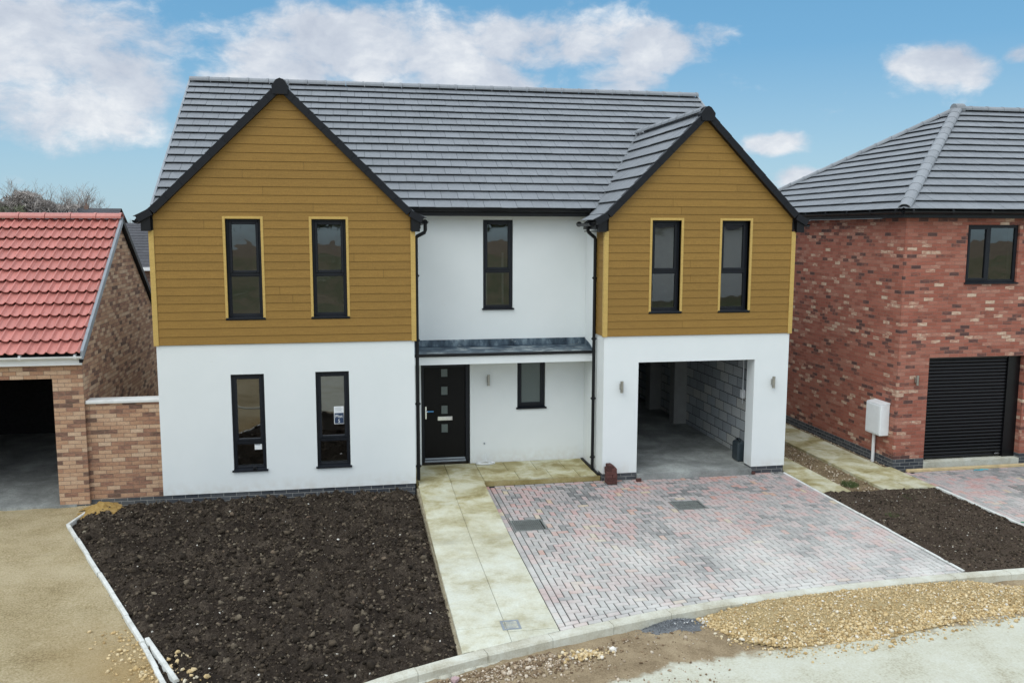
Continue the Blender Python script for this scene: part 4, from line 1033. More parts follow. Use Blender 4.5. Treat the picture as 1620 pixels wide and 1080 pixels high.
# valley lead between the right gable and the main roof
vl = MB()
for xa, za, tanp, hw in ((6.84, 7.24, 1.0, 2.0), (-1.14, 7.50, .975, 2.3)):
    ztop = za+.0; y_t = ye+(ztop-ze)/.637; A = Vector((xa, y_t, ztop+.02))
    for sg in (-1, 1):
        xb = xa+sg*(za-5.45)/tanp; B = Vector((xb, ye+.03, ze+.035)); d_ = (B-A).normalized(); wv = Vector((sg, 0, 0))
        vl.solid([A+wv*.0+Vector((0, 0, .03)), B+Vector((0, 0, .03)), B+wv*.045+Vector((0, 0, .055)), A+wv*.045+Vector((0, 0, .055)), A-Vector((0, 0, .03)), B-Vector((0, 0, .03)), B+wv*.045-Vector((0, 0, .03)), A+wv*.045-Vector((0, 0, .03))],
                 [(0, 1, 2, 3), (4, 7, 6, 5), (0, 4, 5, 1), (2, 6, 7, 3), (0, 3, 7, 4), (1, 5, 6, 2)])
vl.obj('valley_trough', M['slate_cap'], roof)

# ---- interior: garage and closed rooms behind the windows
gi = MB(); gi.box(5.15, .345, -.2, 8.6, 8.4, .125); gi.box(GO[0]+.003, -.045, -.2, GO[1]-.003, .344, .118)
gi.obj('garage_floor', M['garfloor'], H)
gw = MB(); gw.box(8.33, .342, .126, 8.49, 8.38, 2.62); gw.box(5.12, 8.2, .126, 8.329, 8.36, 2.62); gw.obj('blockwork', M['blockwork'], H)
gp = MB(); gp.box(8.0, 4.23, .126, 8.329, 4.55, 2.62); gp.box(8.0, 6.05, .126, 8.329, 6.4, 2.62); gp.obj('pier', M['pierpaint'], H)
gc = MB(); gc.box(5.12, .342, 2.621, 8.49, 8.36, 2.70); gc.box(5.12, .342, .126, 5.29, 8.199, 2.62); gc.obj('garage_lining', M['blockwork'], H)
gl = MB(); gl.tube([(8.24, .86, 2.62), (8.24, .86, 1.60)], .012, 8); gl.bbox(8.20, .80, 1.42, 8.28, .92, 1.60, .01); gl.tube([(8.24, .86, 1.42), (8.24, .86, 1.30)], .006, 6); gl.obj('switch_conduit', M['whiteplastic'], H)
ins = MB(); ins.box(X0+.302, .31, 2.72, XA-.302, 1.76, 2.90); ins.box(XB+.302, .35, 2.72, X1-.302, 1.76, 2.90); ins.box(X0+.302, 1.761, 2.72, X1-.302, 10.05, 2.90)
ins.box(X0+.302, .31, -.05, XA-.302, 1.76, .13); ins.box(X0+.302, 1.761, -.05, 5.10, 10.05, .13)
ins.obj('floor_slab', M['interior_dark'], H)
iw = MB(); iw.box(X0+.302, 5.0, .14, 5.10, 5.1, 2.71); iw.box(X0+.302, 4.2, 2.91, X1-.302, 4.3, 5.3); iw.box(XA-.302, 1.76, .14, XA-.2, 4.99, 2.71); iw.box(XA-.302, 1.76, 2.91, XA-.2, 4.19, 5.3); iw.box(XB+.3, 1.76, 2.91, XB+.4, 4.19, 5.3)
iw.box(X0+.31, 1.76, 5.31, X1-.31, 10.0, 5.36); iw.box(X0+.31, .31, 5.10, XA-.31, 1.755, 5.15); iw.box(XB+.31, .35, 5.10, X1-.31, 1.755, 5.15); iw.obj('partition', M['interior'], H)
# pale net of a blind and boards seen inside upper windows
q = MB(); q.box(2.86, 2.2, 2.91, 2.90, 2.24, 4.5); q.box(3.22, 2.2, 2.91, 3.26, 2.24, 4.5); q.obj('stair_post', M['whiteplastic'], H)

# ============================================================ RED BRICK HOUSE
B = thing('brick_house', (14, 0, 0), 'red brick house with hipped grey tiled roof and black roller garage door', 'house')
bx0, by1, bx1 = 11.31, 7.7, 22.0
gd = (12.03, 14.36, -.3, 2.32); rw = (12.755, 13.985, 3.90, 5.115)
bw = MB(); wall_grid(bw, bx0, bx1, .15, 5.25, [gd, rw], 0, .3); wall_grid(bw, .3, by1, .15, 5.25, [], bx0, bx0+.3, 'x'); wall_grid(bw, bx0, bx1, .15, 5.25, [], by1, by1+.3); wall_grid(bw, .3, by1, .15, 5.25, [], bx1-.3, bx1, 'x')
bw.obj('brick_wall', M['red_brick'], B)
bp = MB(); bp.box(bx0-.004, -.004, -.3, gd[0], .30, .149); bp.box(gd[1], -.004, -.3, bx1, .30, .149); bp.box(bx0-.004, .301, -.3, bx0+.28, by1+.3, .149); bp.obj('plinth', M['blue_brick'], B)
iw = MB(); iw.box(bx0+.301, .31, 2.7, bx1-.301, by1-.01, 2.85); iw.box(bx0+.301, 3.2, 2.86, bx1-.301, 3.3, 5.2); iw.box(bx0+.301, .31, 5.15, bx1-.301, by1-.01, 5.24); iw.obj('interior', M['interior'], B)
window(B, *rw, 0, .05, mull=13.30)
# roller door
gm = MB(); z = .075
while z < 2.315: gm.yzprism([(.20, z), (.178, z+.010), (.172, z+.036), (.178, z+.062), (.20, z+.072), (.215, z+.072), (.215, z)], gd[0]+.02, gd[1]-.28); z += .0745
gdo = gm.obj('garage_door', M['shutter'], B)
gg = MB(); gg.box(gd[0]+.001, .155, .06, gd[0]+.05, .225, 2.319); gg.box(gd[1]-.30, .14, .06, gd[1]-.001, .225, 2.319); gg.box(gd[0]+.05, .16, 2.25, gd[1]-.30, .23, 2.318); gg.obj('door_guide', M['shutter'], gdo)
gg = MB(); gg.bbox(13.86, .128, .125, 13.98, .139, .15, .003); gg.obj('door_handle', M['chrome'], gdo)
gs = MB(); gs.box(gd[0]+.002, -.02, -.1, gd[1]-.002, .31, .055); gs.obj('threshold', M['kerb'], B)
wall_lamp(B, 11.725, 0, 1.755, 1.965)
# hip roof
eb = .26; ex0, ey0, ey1 = bx0-eb, -eb, by1+.3+eb; ez = 5.395; half = (ey1-ey0)/2; tp = .617; apz = ez+half*tp; pa = math.atan(tp)
ax_, ay_ = ex0+half, ey0+half; ex1 = bx1+eb
sl_ = half/math.cos(pa); ga = sl_/15
hipn = Vector((1, -1, 0)).normalized(); O1 = Vector((ex0, ey0, 0)); O2 = Vector((ex0, ey1, 0))
f1 = tiles((ex0, ey0, ez), (1, 0, 0), (0, math.cos(pa), math.sin(pa)), ex1-ex0, sl_, ga, seed=51); f1.clip([(O1, hipn), (Vector((ex1, ey0, 0)), Vector((-1, -1, 0)))])
rr = f1.obj('roof', M['slate'], B)
f2 = tiles((ex0, ey0, ez), (0, 1, 0), (math.cos(pa), 0, math.sin(pa)), ey1-ey0, sl_, ga, seed=52); f2.clip([(O1, -hipn), (O2, Vector((-1, -1, 0)))]); f2.obj('side_slope', M['slate'], rr)
f3 = tiles((ex0, ey1, ez), (1, 0, 0), (0, -math.cos(pa), math.sin(pa)), ex1-ex0, sl_, ga, seed=53); f3.clip([(O2, Vector((1, 1, 0))), (Vector((ex1, ey1, 0)), Vector((-1, 1, 0)))]); f3.obj('rear_slope', M['slate'], rr)
f4 = tiles((ex1, ey0, ez), (0, 1, 0), (-math.cos(pa), 0, math.sin(pa)), ey1-ey0, sl_, ga, seed=54); f4.clip([(Vector((ex1, ey0, 0)), Vector((1, 1, 0))), (Vector((ex1, ey1, 0)), Vector((1, -1, 0)))]); f4.obj('side_slope', M['slate'], rr)
q = MB(); A_ = (ex0+.02, ey0+.02, ez-.015); Bq = (ex1-.02, ey0+.02, ez-.015); Cq = (ex1-.02, ey1-.02, ez-.015); Dq = (ex0+.02, ey1-.02, ez-.015); E1 = (ax_, ay_, apz-.015); E2 = (ex1-half, ay_, apz-.015)
q.solid([A_, Bq, Cq, Dq, E1, E2], [(0, 1, 5, 4), (1, 2, 5), (2, 3, 4, 5), (3, 0, 4)]); q.obj('underlay', M['darkvoid'], rr)
ca = ridge_caps((ex0+.03, ey0+.03, ez+.045), (ax_, ay_, apz+.035), .125, .42, seed=5); ridge_caps((ex0+.03, ey1-.03, ez+.045), (ax_, ay_, apz+.035), .125, .42, seed=6, mb=ca)
ridge_caps((ax_-.05, ay_, apz+.035), (ex1-half, ay_, apz+.035), .125, .45, seed=7, mb=ca); ca.tube([(ax_-.12, ay_-.02, apz+.05), (ax_+.15, ay_, apz+.06)], .13, 12)
ca.obj('hip_tiles', M['slate_cap'], rr)
q = MB(); q.box(ex0+.05, ey0+.05, 5.252, ex1-.05, ey0+.085, 5.40); q.box(ex0+.05, ey0+.086, 5.252, ex0+.085, ey1-.05, 5.40); q.box(ex0+.086, ey0+.086, 5.252, ex1-.05, -.001, 5.27); q.box(ex0+.086, .0, 5.252, bx0-.001, ey1-.05, 5.27); q.obj('fascia', M['black'], B)
q = gutter((ex0-.01, ey0-.012, 5.385), (ex1, ey0-.012, 5.385)); gutter((ex0-.012, ey0-.01, 5.385), (ex0-.012, ey1, 5.385), mb=q); q.obj('gutter', M['black'], B)

# meter box on its conduit
mt = thing('meter_box', (11.22, .45, 0), 'white meter cabinet on a pale conduit against the red brick side wall', 'meter box')
q = MB(); q.bbox(11.09, .19, .62, 11.305, .735, 1.30, .012); q.prism([(11.09, .19, 1.301), (11.305, .19, 1.301), (11.305, .19, 1.335)], (0, .545, 0)); q.obj('cabinet', M['whiteplastic'], mt)
q = MB(); q.bbox(11.078, .215, .66, 11.089, .71, 1.27, .004); q.obj('cabinet_door', M['whiteplastic'], mt)
q = MB(); q.tube([(11.24, .62, -.05), (11.24, .62, .62)], .036, 14); q.obj('conduit', M['white_pipe'], mt)

# ============================================================ LEFT BRICK GARAGE
G = thing('brick_garage', (-8, .2, 0), 'buff brick garage with red pantile roof and an open doorway', 'garage')
gx1, gx0, gy0, gy1 = -4.75, -14.0, .22, 6.45; gh = 2.62
op = (-9.0, -5.26, -.4, 2.33)
w_ = MB(); wall_grid(w_, gx0, gx1, .0, gh+.06, [op], gy0, gy0+.22); wall_grid(w_, gy0+.22, gy1, .0, gh+.06, [], gx1-.22, gx1, 'x'); wall_grid(w_, gx0, gx1, .0, gh+.06, [], gy1, gy1+.22); wall_grid(w_, gy0+.22, gy1, .0, gh+.06, [], gx0, gx0+.22, 'x')
ridy, ridz = 3.33, 5.16
for xx in (gx1-.22, gx0): w_.yzprism([(gy0, gh+.061), (gy1+.22, gh+.061), (ridy, ridz-.02)], xx, xx+.22)
w_.obj('brick_wall', M['buff_brick'], G)
q = MB(); q.box(gx0, gy0-.002, -.4, op[0], gy0+.22, -.001); q.box(op[1], gy0-.002, -.4, gx1+.002, gy0+.22, -.001); q.box(gx1-.2, gy0+.221, -.4, gx1+.002, gy1, -.001); q.obj('plinth', M['blue_brick'], G)
q = MB(); q.box(gx0+.22, gy0-.03, -.3, gx1-.221, gy1-.01, .012); q.obj('garage_floor', M['garfloor'], G)
q = MB(); q.box(gx0+.23, gy1-.06, .013, gx1-.23, gy1-.004, gh); q.box(gx0+.23, gy0+.6, gh+.01, gx1-.23, gy1-.07, gh+.05); q.obj('shade_sheet', M['darkvoid'], G)  # near-black back and ceiling sheets, added to stand for the interior's shade
# pantiles
gt = (ridz+.03-2.80)/(ridy-(.02)); gan = math.atan(gt); cg_, sg_ = math.cos(gan), math.sin(gan)
def pantiles(y_e, sgn, seed):
    mb = MB(); rg_ = random.Random(seed); O = Vector((gx1+.05, y_e, 2.78)); L = abs(ridy-y_e)/cg_; s_ = Vector((0, sgn*cg_, sg_)); e = Vector((-1, 0, 0)); n = Vector((0, -sgn*sg_, cg_)); nc = 12; gz = L/nc; W = gx1-gx0+.1; wv = .165; nu = 9
    prof = [(k/nu, .040*(math.exp(-((k/nu-.28)/.17)**2))+.004*math.sin(2*math.pi*k/nu)) for k in range(nu)]
    nw = int(W/wv)
    for i in range(nc):
        a0 = i*gz-.03; a1 = (i+1)*gz+.03
        for j in range(nw):
            tone = 1+rg_.uniform(-.09, .09)*(1 if j % 2 == 0 else .9); jz = rg_.uniform(-.002, .002)
            row0 = []; row1 = []; row2 = []
            for k in range(nu+1):
                u = (j+k/nu)*wv; h = prof[k % nu][1]
                row0.append(O+s_*a0+e*u+n*(h+.070+jz)); row1.append(O+s_*a1+e*u+n*(h+.0+jz)); row2.append(O+s_*a0+e*u+n*(h+.055+jz))
            m_ = nu+1; fs = [(k, k+1, m_+k+1, m_+k) for k in range(nu)]+[(2*m_+k, 2*m_+k+1, k+1, k) for k in range(nu)]
            mb.solid(row0+row1+row2, fs, tone)
    return mb
pr_ = pantiles(.02, 1, 61).obj('roof', M['terracotta'], G, smooth=False); pantiles(2*ridy-.02, -1, 62).obj('rear_slope', M['terracotta'], pr_)
q = MB(); q.yzprism([(.05, 2.76), (ridy, ridz+.0), (2*ridy-.05, 2.76), (2*ridy-.05, 2.72), (ridy, ridz-.04), (.05, 2.72)], gx0-.03, gx1+.03); q.obj('underlay', M['darkvoid'], pr_)
ridge_caps((gx0-.05, ridy, ridz+.06), (gx1+.08, ridy, ridz+.06), .13, .50, seed=8).obj('ridge_tiles', M['terracotta'], pr_)
q = MB(); xv = gx1+.045; V0 = (.0, 2.80); V1 = (ridy-.02, ridz+.05)
q.prism([(xv, V0[0], V0[1]-.10), (xv, V1[0], V1[1]-.10), (xv, V1[0], V1[1]+.03), (xv, V0[0], V0[1]+.05)], (.05, 0, 0)); 
q.obj('verge', M['greymetal'], pr_)
q = MB(); q.prism([(xv+.001, 2*ridy, V0[1]-.13), (xv+.001, V1[0]+.045, V1[1]-.13), (xv+.001, V1[0]+.045, V1[1]+.0), (xv+.001, 2*ridy, V0[1]+.02)], (.048, 0, 0)); q.prism([(xv-.04, .05, V0[1]-.17), (xv-.04, V1[0], V1[1]-.17), (xv-.04, V1[0], V1[1]-.101), (xv-.04, .05, V0[1]-.101)], (.06, 0, 0)); q.obj('verge', M['verge_black'], pr_)
q = MB(); q.box(gx0, .10, 2.585, gx1+.03, .135, 2.745); q.box(gx0, .136, 2.585, gx1+.0, gy0-.001, 2.60); q.obj('fascia', M['whiteplastic'], G)
q = gutter((gx0, .04, 2.755), (gx1+.07, .04, 2.755), .055); q.obj('gutter', M['whiteplastic'], G)

# garden wall
W_ = thing('garden_wall', (-4.1, .4, 0), 'low buff brick wall with white coping linking garage and white house', 'wall')
q = MB(); q.box(gx1+.003, .30, .06, X0-.001, .52, 1.84); q.obj('brickwork', M['buff_brick'], W_)
q = MB(); q.box(gx1+.003, .298, -.3, X0-.001, .52, .059); q.obj('plinth', M['blue_brick'], W_)
q = MB(); q.bbox(gx1+.004, .25, 1.841, X0-.003, .57, 1.905, .012); q.obj('coping', M['tileconc'], W_)

# ============================================================ SMALL THINGS
def cover(cx0, cy0, cx1, cy1, label, mat='iron', ribs=14, z=.0, grp=None, style='rib'):
    t_ = thing('inspection_cover', ((cx0+cx1)/2, (cy0+cy1)/2, z), label, 'inspection cover', grp)
    f = MB(); e = .03
    f.bbox(cx0, cy0, z-.02, cx0+e, cy1, z+.004, .002); f.bbox(cx1-e, cy0, z-.02, cx1, cy1, z+.004, .002); f.bbox(cx0+e, cy0, z-.02, cx1-e, cy0+e, z+.004, .002); f.bbox(cx0+e, cy1-e, z-.02, cx1-e, cy1, z+.004, .002); f.obj('cover_frame', M[mat], t_)
    l = MB(); l.box(cx0+e+.004, cy0+e+.004, z-.025, cx1-e-.004, cy1-e-.004, z-.012)
    w_ = cx1-cx0-2*e-.03
    if style == 'rib':
        for k in range(ribs):
            xx = cx0+e+.015+w_*k/ribs
            for (ya, yb) in ((cy0+e+.02, (cy0+cy1)/2-.01), ((cy0+cy1)/2+.01, cy1-e-.02)): l.bbox(xx, ya, z-.012, xx+w_/ribs*.5, yb, z+.003, .001)
    else:
        for k in range(5):
            r0 = .02+.018*k
            l.tube([((cx0+cx1)/2+r0*math.cos(a_*.5), (cy0+cy1)/2+r0*math.sin(a_*.5), z-.002) for a_ in range(13)], .003, 4)
    l.obj('cover_lid', M[mat], t_); return t_
cover(*C1, 'ribbed iron cover in the block driveway nearest the flag path', grp='covers in the block driveway'); cover(*C2, 'ribbed iron cover in the block driveway before the open garage', grp='covers in the block driveway')
cover(1.795, -6.15, 2.035, -5.89, 'small pale square cover set in the flag path near the kerb', 'greymetal', z=.008, style='swirl')
cover(12.68, -2.15, 13.3, -1.70, 'recessed cover in the neighbouring block driveway')

# loose stacked blocks by the garage pier
spots = [(4.965, -.13, 0, 2), (5.067, -.135, 0, -1), (5.015, -.08, 1, 92), (5.015, -.182, 1, 89), (4.965, -.12, 2, -3), (5.067, -.125, 2, 1), (5.01, -.075, 3, 88), (5.01, -.178, 3, 93), (4.96, -.12, 4, 2), (5.062, -.13, 4, -4), (4.99, -.12, 5, 4)]
levels = ['in the bottom layer', 'in the second layer', 'in the third layer', 'in the fourth layer', 'in the fifth layer', 'on top']
for i, (x, y, k, a_) in enumerate(spots):
    q = MB(); q.bbox(-.05, -.1, 0, .05, .1, .062, .005, tone=(rnd(),)*3)
    q.c = [(c if isinstance(c, tuple) else c) for c in q.c]
    side_ = 'left' if i % 2 == 0 else 'right'
    o = single(q, 'paving_block', M['loosebrick'], (0, 0, 0), (f'red-brown block crowning the small stack before the garage pier' if k == 5 else f'red-brown block {levels[k]} of the stack by the pier, {side_} side'), 'paving block', 'loose blocks stacked by the garage pier')
    o.location = (x, y-.03, k*.064+.004); o.rotation_euler = (0, 0, R(a_))
q = MB(); q.bbox(-.05, -.03, 0, .05, .03, .06, .004, tone=(.2,)*3)
o = single(q, 'paving_block', M['loosebrick'], (0, 0, 0), 'small broken red block lying beside the garage threshold', 'paving block'); o.location = (5.60, -.14, .003)
q = MB(); q.bbox(-.04, -.03, 0, .04, .03, .05, .004, tone=(.2,)*3)
o = single(q, 'paving_block', M['loosebrick'], (0, 0, 0), 'small broken red block against the right garage pier', 'paving block'); o.location = (8.10, -.04, .003)

# jerrycan in the garage
J = thing('jerrycan', (8.10, .60, .126), 'dark plastic jerrycan standing by the right garage wall', 'jerrycan')
q = MB(); q.bbox(7.99, .47, .127, 8.20, .78, .54, .03); q.obj('can_body', M['jerry'], J)
q = MB(); q.tube([(8.095, .52, .535), (8.095, .53, .585), (8.095, .66, .59), (8.095, .69, .535)], .017, 8); q.obj('handle', M['jerry'], J)
q = MB(); q.tube([(8.095, .735, .535), (8.095, .735, .585)], .026, 12); q.obj('cap', M['black'], J)

# coil of white cable on the porch
q = MB(); pts = []
for k in range(120):
    a_ = k*.36; r_ = .14+.025*math.sin(k*.37)+.02*math.sin(k*.11); pts.append((2.70+r_*1.25*math.cos(a_)+.02*math.sin(k*.05), 1.27+r_*.62*math.sin(a_), .122+.014*abs(math.sin(k*.21))+k*.0002))
pts = [(2.745, 1.43, .30), (2.74, 1.40, .20), (2.76, 1.36, .14)]+pts
q.tube(pts, .006, 5); single(q, 'cable_coil', M['whiteplastic'], (2.70, 1.27, .11), 'coil of white cable lying on the porch flags by the door', 'cable')
# timber and blue strap by the neighbour's garage
q = MB(); q.bbox(11.33, -.50, .0, 14.6, -.42, .055, .006); 
o = single(q, 'timber_batten', M['timber'], (13, -.46, 0), 'long sawn timber batten lying before the roller door', 'timber')
q = MB(); q.tube([(12.80+.03*k, -.60+.022*math.sin(k*.9), .010+.004*abs(math.sin(k))) for k in range(12)], .010, 5); q.tube([(12.86+.03*k, -.57-.02*math.sin(k*.8), .012) for k in range(7)], .008, 5)
single(q, 'plastic_strap', simple('cyan_strap', (.08, .42, .50), .4), (13, -.6, 0), 'short cyan plastic strap on the neighbouring driveway', 'strap')
q = MB(); q.tube([(11.20, -3.78, .05), (11.24, -3.9, .07), (11.30, -4.02, .05)], .01, 5); single(q, 'green_cord', simple('green_cord', (.05, .30, .16), .5), (11.2, -3.8, 0), 'short green cord on the edge of the right soil bed', 'cord')

# ---- loose stone
ico = bmesh.new(); bmesh.ops.create_icosphere(ico, subdivisions=1, radius=1); IV = np.array([v.co for v in ico.verts]); IF = np.array([[v.index for v in f.verts] for f in ico.faces]); ico.free()
def stones(name, pts, mat, seed, knd='stuff', angular=.28, label=None):
    rs_ = np.random.RandomState(seed); n = len(pts); pts = np.array(pts)        # x y z r tone
    nv = len(IV); V = np.zeros((n, nv, 3))
    for i in range(n):
        r = pts[i, 3]; A = rs_.randn(3, 3); Q, _ = np.linalg.qr(A); sc_ = rs_.uniform(.6, 1.25, 3)*[1, 1, 1]
        v = IV*(1+rs_.uniform(-angular, angular, (nv, 1))); v = (v*sc_)@Q; v[:, 2] *= .8; V[i] = v*r+pts[i, :3]
    F = (IF[None]+np.arange(n)[:, None, None]*nv).reshape(-1, 3)
    me = bpy.data.meshes.new(name); me.vertices.add(n*nv); me.vertices.foreach_set('co', V.ravel()); me.loops.add(F.size); me.loops.foreach_set('vertex_index', F.ravel().astype(np.int32)); me.polygons.add(len(F)); me.polygons.foreach_set('loop_start', np.arange(0, F.size, 3, dtype=np.int32)); me.update(calc_edges=True)
    at = me.color_attributes.new('tone', 'FLOAT_COLOR', 'POINT'); c_ = np.ones((n*nv, 4), np.float32); c_[:, :3] = np.repeat(pts[:, 4], nv)[:, None]; at.data.foreach_set('color', c_.ravel())
    me.materials.append(mat); me.validate(); o = bpy.data.objects.new(name, me); col.objects.link(o); o['kind'] = knd
    if label: o['label'] = label
    return o
HEAP = [(4.42, -5.90), (4.50, -6.30), (4.75, -6.74), (5.2, -6.97), (5.9, -7.0), (6.6, -6.98), (7.3, -6.80), (8.1, -6.66), (9.0, -6.65), (10.2, -6.6), (11.5, -6.5)]
def heap_front(x): return interp(x, HEAP[1:])
def heap_h(x, y):
    yb = kerb_front(x); yf = heap_front(x)
    if x < 4.38 or y > yb+.0 or y < yf-.05: return 0
    u = (y-yf)/max(.05, yb-yf)            # 0 front .. 1 kerb
    prof = max(0, min(1, u*2.4))**.8*(.72+.28*math.sin(min(1, max(0, u))*math.pi))
    lft = max(0, min(1, (x-4.38)/.9))**.7
    k = .135+.05*math.exp(-((x-6.2)/1.6)**2)
    gap = 1-.85*max(0, min(1, (u-.62)/.3))*max(0, min(1, (x-8.75)/.45))
    if x > 8.3: k *= max(.55, 1-.35*(x-8.3))
    return max(0, (k*prof*lft*gap)+.015*fb(x*4, y*4, 9)*prof)
grid_sheet('gravel_heap', M['limestone_bed'] if 'limestone_bed' in M else ground_mat('limestone_bed', [(0.304, 0.220, 0.104), (0.480, 0.368, 0.192), (0.608, 0.496, 0.304)], 5, 70, .02), 4.3, 11.4, -7.15, -5.62, .035, lambda x, y: -.142+heap_h(x, y), keep=lambda x, y: heap_h(x, y) > .007, knd='stuff')
rs0 = np.random.RandomState(3); P_ = []
while len(P_) < 15000:
    x = rs0.uniform(4.35, 10.6); y = rs0.uniform(-7.1, -5.65)
    if y > kerb_front(x)-.01: continue
    h = heap_h(x, y); inside = h > .01
    front = max(0, 1-(y-heap_front(x))/.55)
    pr = (.35+.65*min(1, front)) if inside else 0
    cl_ = .5+fb(x*1.8, y*1.8, 30)
    if rs0.rand() > pr*(.45+.75*max(0, cl_)): continue
    r = rs0.gamma(1.7, .0032)+.004; r = min(r, .026)*(1.0+.45*front)
    P_.append((x, y, -.142+h+r*.35, r, min(1, max(0, rs0.normal(.5, .27)))))
ed_ = []
for k in range(700):
    x = rs0.uniform(4.3, 10.5); y = heap_front(x)-abs(rs0.normal(0, .13)); r = rs0.gamma(2, .004)+.004; ed_.append((x, y, road_z(x, y)+r*.4, min(r, .03), rs0.rand()))
stones('gravel', P_+ed_, M['limestone'], 4, label='yellow limestone gravel heaped against the kerb')
# grey grit heap beside it
grid_sheet('grit_heap', ground_mat('grey_grit_bed', [(.09, .095, .10), (.17, .18, .19), (.30, .31, .32)], 6, 80, .01), 3.3, 4.75, -6.5, -5.85, .03, lambda x, y: -.14+.07*math.exp(-((x-4.05)/.34)**2-((y+6.10+.12*(x-4.05)*-1)/.16)**2), keep=lambda x, y: y < kerb_front(x)+.01 and ((x-4.08)/.56)**2+((y+6.13-.14*(x-4.08))/.24)**2 < 1+.5*fb(x*7, y*7), knd='stuff')
gp_ = []
for k in range(900):
    x = rs0.normal(4.05, .24); y = rs0.normal(-6.14, .10)+.14*(x-4.05)
    if y < kerb_front(x)-.01: gp_.append((x, y, road_z(x, y)+.002+.06*math.exp(-((x-4.05)/.34)**2-((y+6.12)/.16)**2), rs0.uniform(.003, .009), rs0.rand()*.97))
for k in range(12): gp_.append((rs0.normal(4.3, .12), rs0.normal(-6.18, .06), -.075, .014, 1.0))
stones('grit', gp_, M['darkstone'], 5, label='dark grey grit spilled against the kerb')
# brown gravel patch lower left of the road
bp_ = []
for k in range(1900):
    x = rs0.normal(1.95, .55); y = kerb_front(x)-.10-abs(rs0.normal(0, .22))-(.10 if x > 2.3 else 0)
    if x < .3: continue
    r = rs0.gamma(2, .0045)+.003; bp_.append((x, y, road_z(x, y)+r*.4, min(r, .032), rs0.rand()))
for k in range(420):
    x = rs0.uniform(2, 4.3); y = rs0.uniform(-7.6, -6.2)
    if y < kerb_front(x)-.1: r = rs0.gamma(2, .003)+.003; bp_.append((x, y, road_z(x, y)+r*.4, min(r, .03), rs0.rand()))
stones('gravel', bp_, M['brownstone'], 6, label='brown mixed gravel on the dirt beside the kerb')
yl = []
for k in range(240):
    x = rs0.normal(2.72, .13); y = rs0.normal(-6.74, .06); r = rs0.gamma(2, .006)+.005; yl.append((x, y, road_z(x, y)+r*.5+.02*math.exp(-((x-2.72)/.15)**2), min(r, .035), rs0.uniform(.2, 1)))
for k in range(300):       # yellow stone by the lower edging, both sides
    y = rs0.uniform(-7.6, -5.2); x = edge_x(y)-abs(rs0.normal(.05, .22)); r = rs0.gamma(2, .006)+.005; yl.append((x, y, sand_z(x, y)+r*.3, min(r, .035), rs0.uniform(.1, .8)))
for k in range(60):
    y = rs0.uniform(-7.0, -6.1); x = edge_x(y)+.12+abs(rs0.normal(.0, .16)); r = rs0.uniform(.01, .04); yl.append((x, y, soil_z(x, y)+r*.5, r, rs0.uniform(.3, 1)))
stones('gravel', yl, M['limestone'], 7, label='scattered yellow limestone pieces')
# pale pebbles and clods in the soil
pb = []; cd = []
for k in range(260):
    x = rs0.uniform(-4.7, 1.1); y = rs0.uniform(-7.4, -.1)
    if x > edge_x(y)+.1 and y > kerb_y(x)+.05: r = rs0.gamma(1.6, .0042)+.003; pb.append((x, y, soil_z(x, y)+r*.5, min(r, .028), rs0.rand()))
for k in range(120):
    x = rs0.uniform(8.9, 11.1); y = rs0.uniform(-5.4, -1.5); r = rs0.gamma(1.6, .0025)+.003; pb.append((x, y, soil2_z(x, y)+r*.5, min(r, .02), rs0.rand()))
stones('pebbles', pb, M['whitestone'], 8, label='pale pebbles scattered over the dark soil beds')
for k in range(700):
    x = rs0.uniform(-4.6, 1.1); y = rs0.uniform(-7.6, -.1)
    if x > edge_x(y)+.1 and y > kerb_y(x)+.1: cd.append((x, y, soil_z(x, y)+.004, rs0.uniform(.02, .055), rs0.uniform(.05, .42)))
for k in range(24000):
    x = rs0.uniform(-4.75, 1.19); y = rs0.uniform(-7.9, .0)
    if x > edge_x(y)+.04 and y > kerb_y(x)+.02:
        r = rs0.gamma(1.5, .0062)+.005; cd.append((x, y, soil_z(x, y)+r*.3, min(r, .06), rs0.rand()*.93+.07*(rs0.rand() > .6)))
stones('soil_clods', cd, M['clod'], 9, angular=.58, label='crumbly dark clods on the left soil bed')
cd = []
for k in range(7000):
    x = rs0.uniform(8.86, 11.2); y = rs0.uniform(-5.45, -1.5)
    r = rs0.gamma(2, .0035)+.004; cd.append((x, y, soil2_z(x, y)+r*.2, min(r, .025), rs0.rand()))
stones('soil_clods', cd, M['clod'], 10, label='fine crumbs on the right soil bed')
st_ = []
for k in range(900):
    x = rs0.uniform(9.46, 10.13); y = rs0.uniform(-1.45, 5); r = rs0.gamma(2, .005)+.004; st_.append((x, y, -.045+r*.3, min(r, .03), rs0.rand()))
for k in range(500):
    x = rs0.uniform(11.11, 11.28); y = rs0.uniform(-.1, 6); r = rs0.gamma(2, .004)+.004; st_.append((x, y, -.04+r*.3, min(r, .022), rs0.rand()))
stones('gravel', st_, M['brownstone'], 12, label='stony fill beside the side paths')
# orange sand spill at the foot of the garden wall
grid_sheet('sand_spill', ground_mat('orange_sand', [(.30, .18, .055), (.46, .30, .10), (.56, .40, .18)], 8, 60, .02), -4.85, -4.05, -.80, .28, .02, lambda x, y: -.02+.13*math.exp(-((x+4.45)/.24)**2-((y+.15)/.30)**2)*(1+.5*fb(x*14, y*14)), keep=lambda x, y: ((x+4.47)/.36)**2+((y+.20)/.46)**2 < 1+.9*fb(x*6, y*6, 2), knd='stuff')
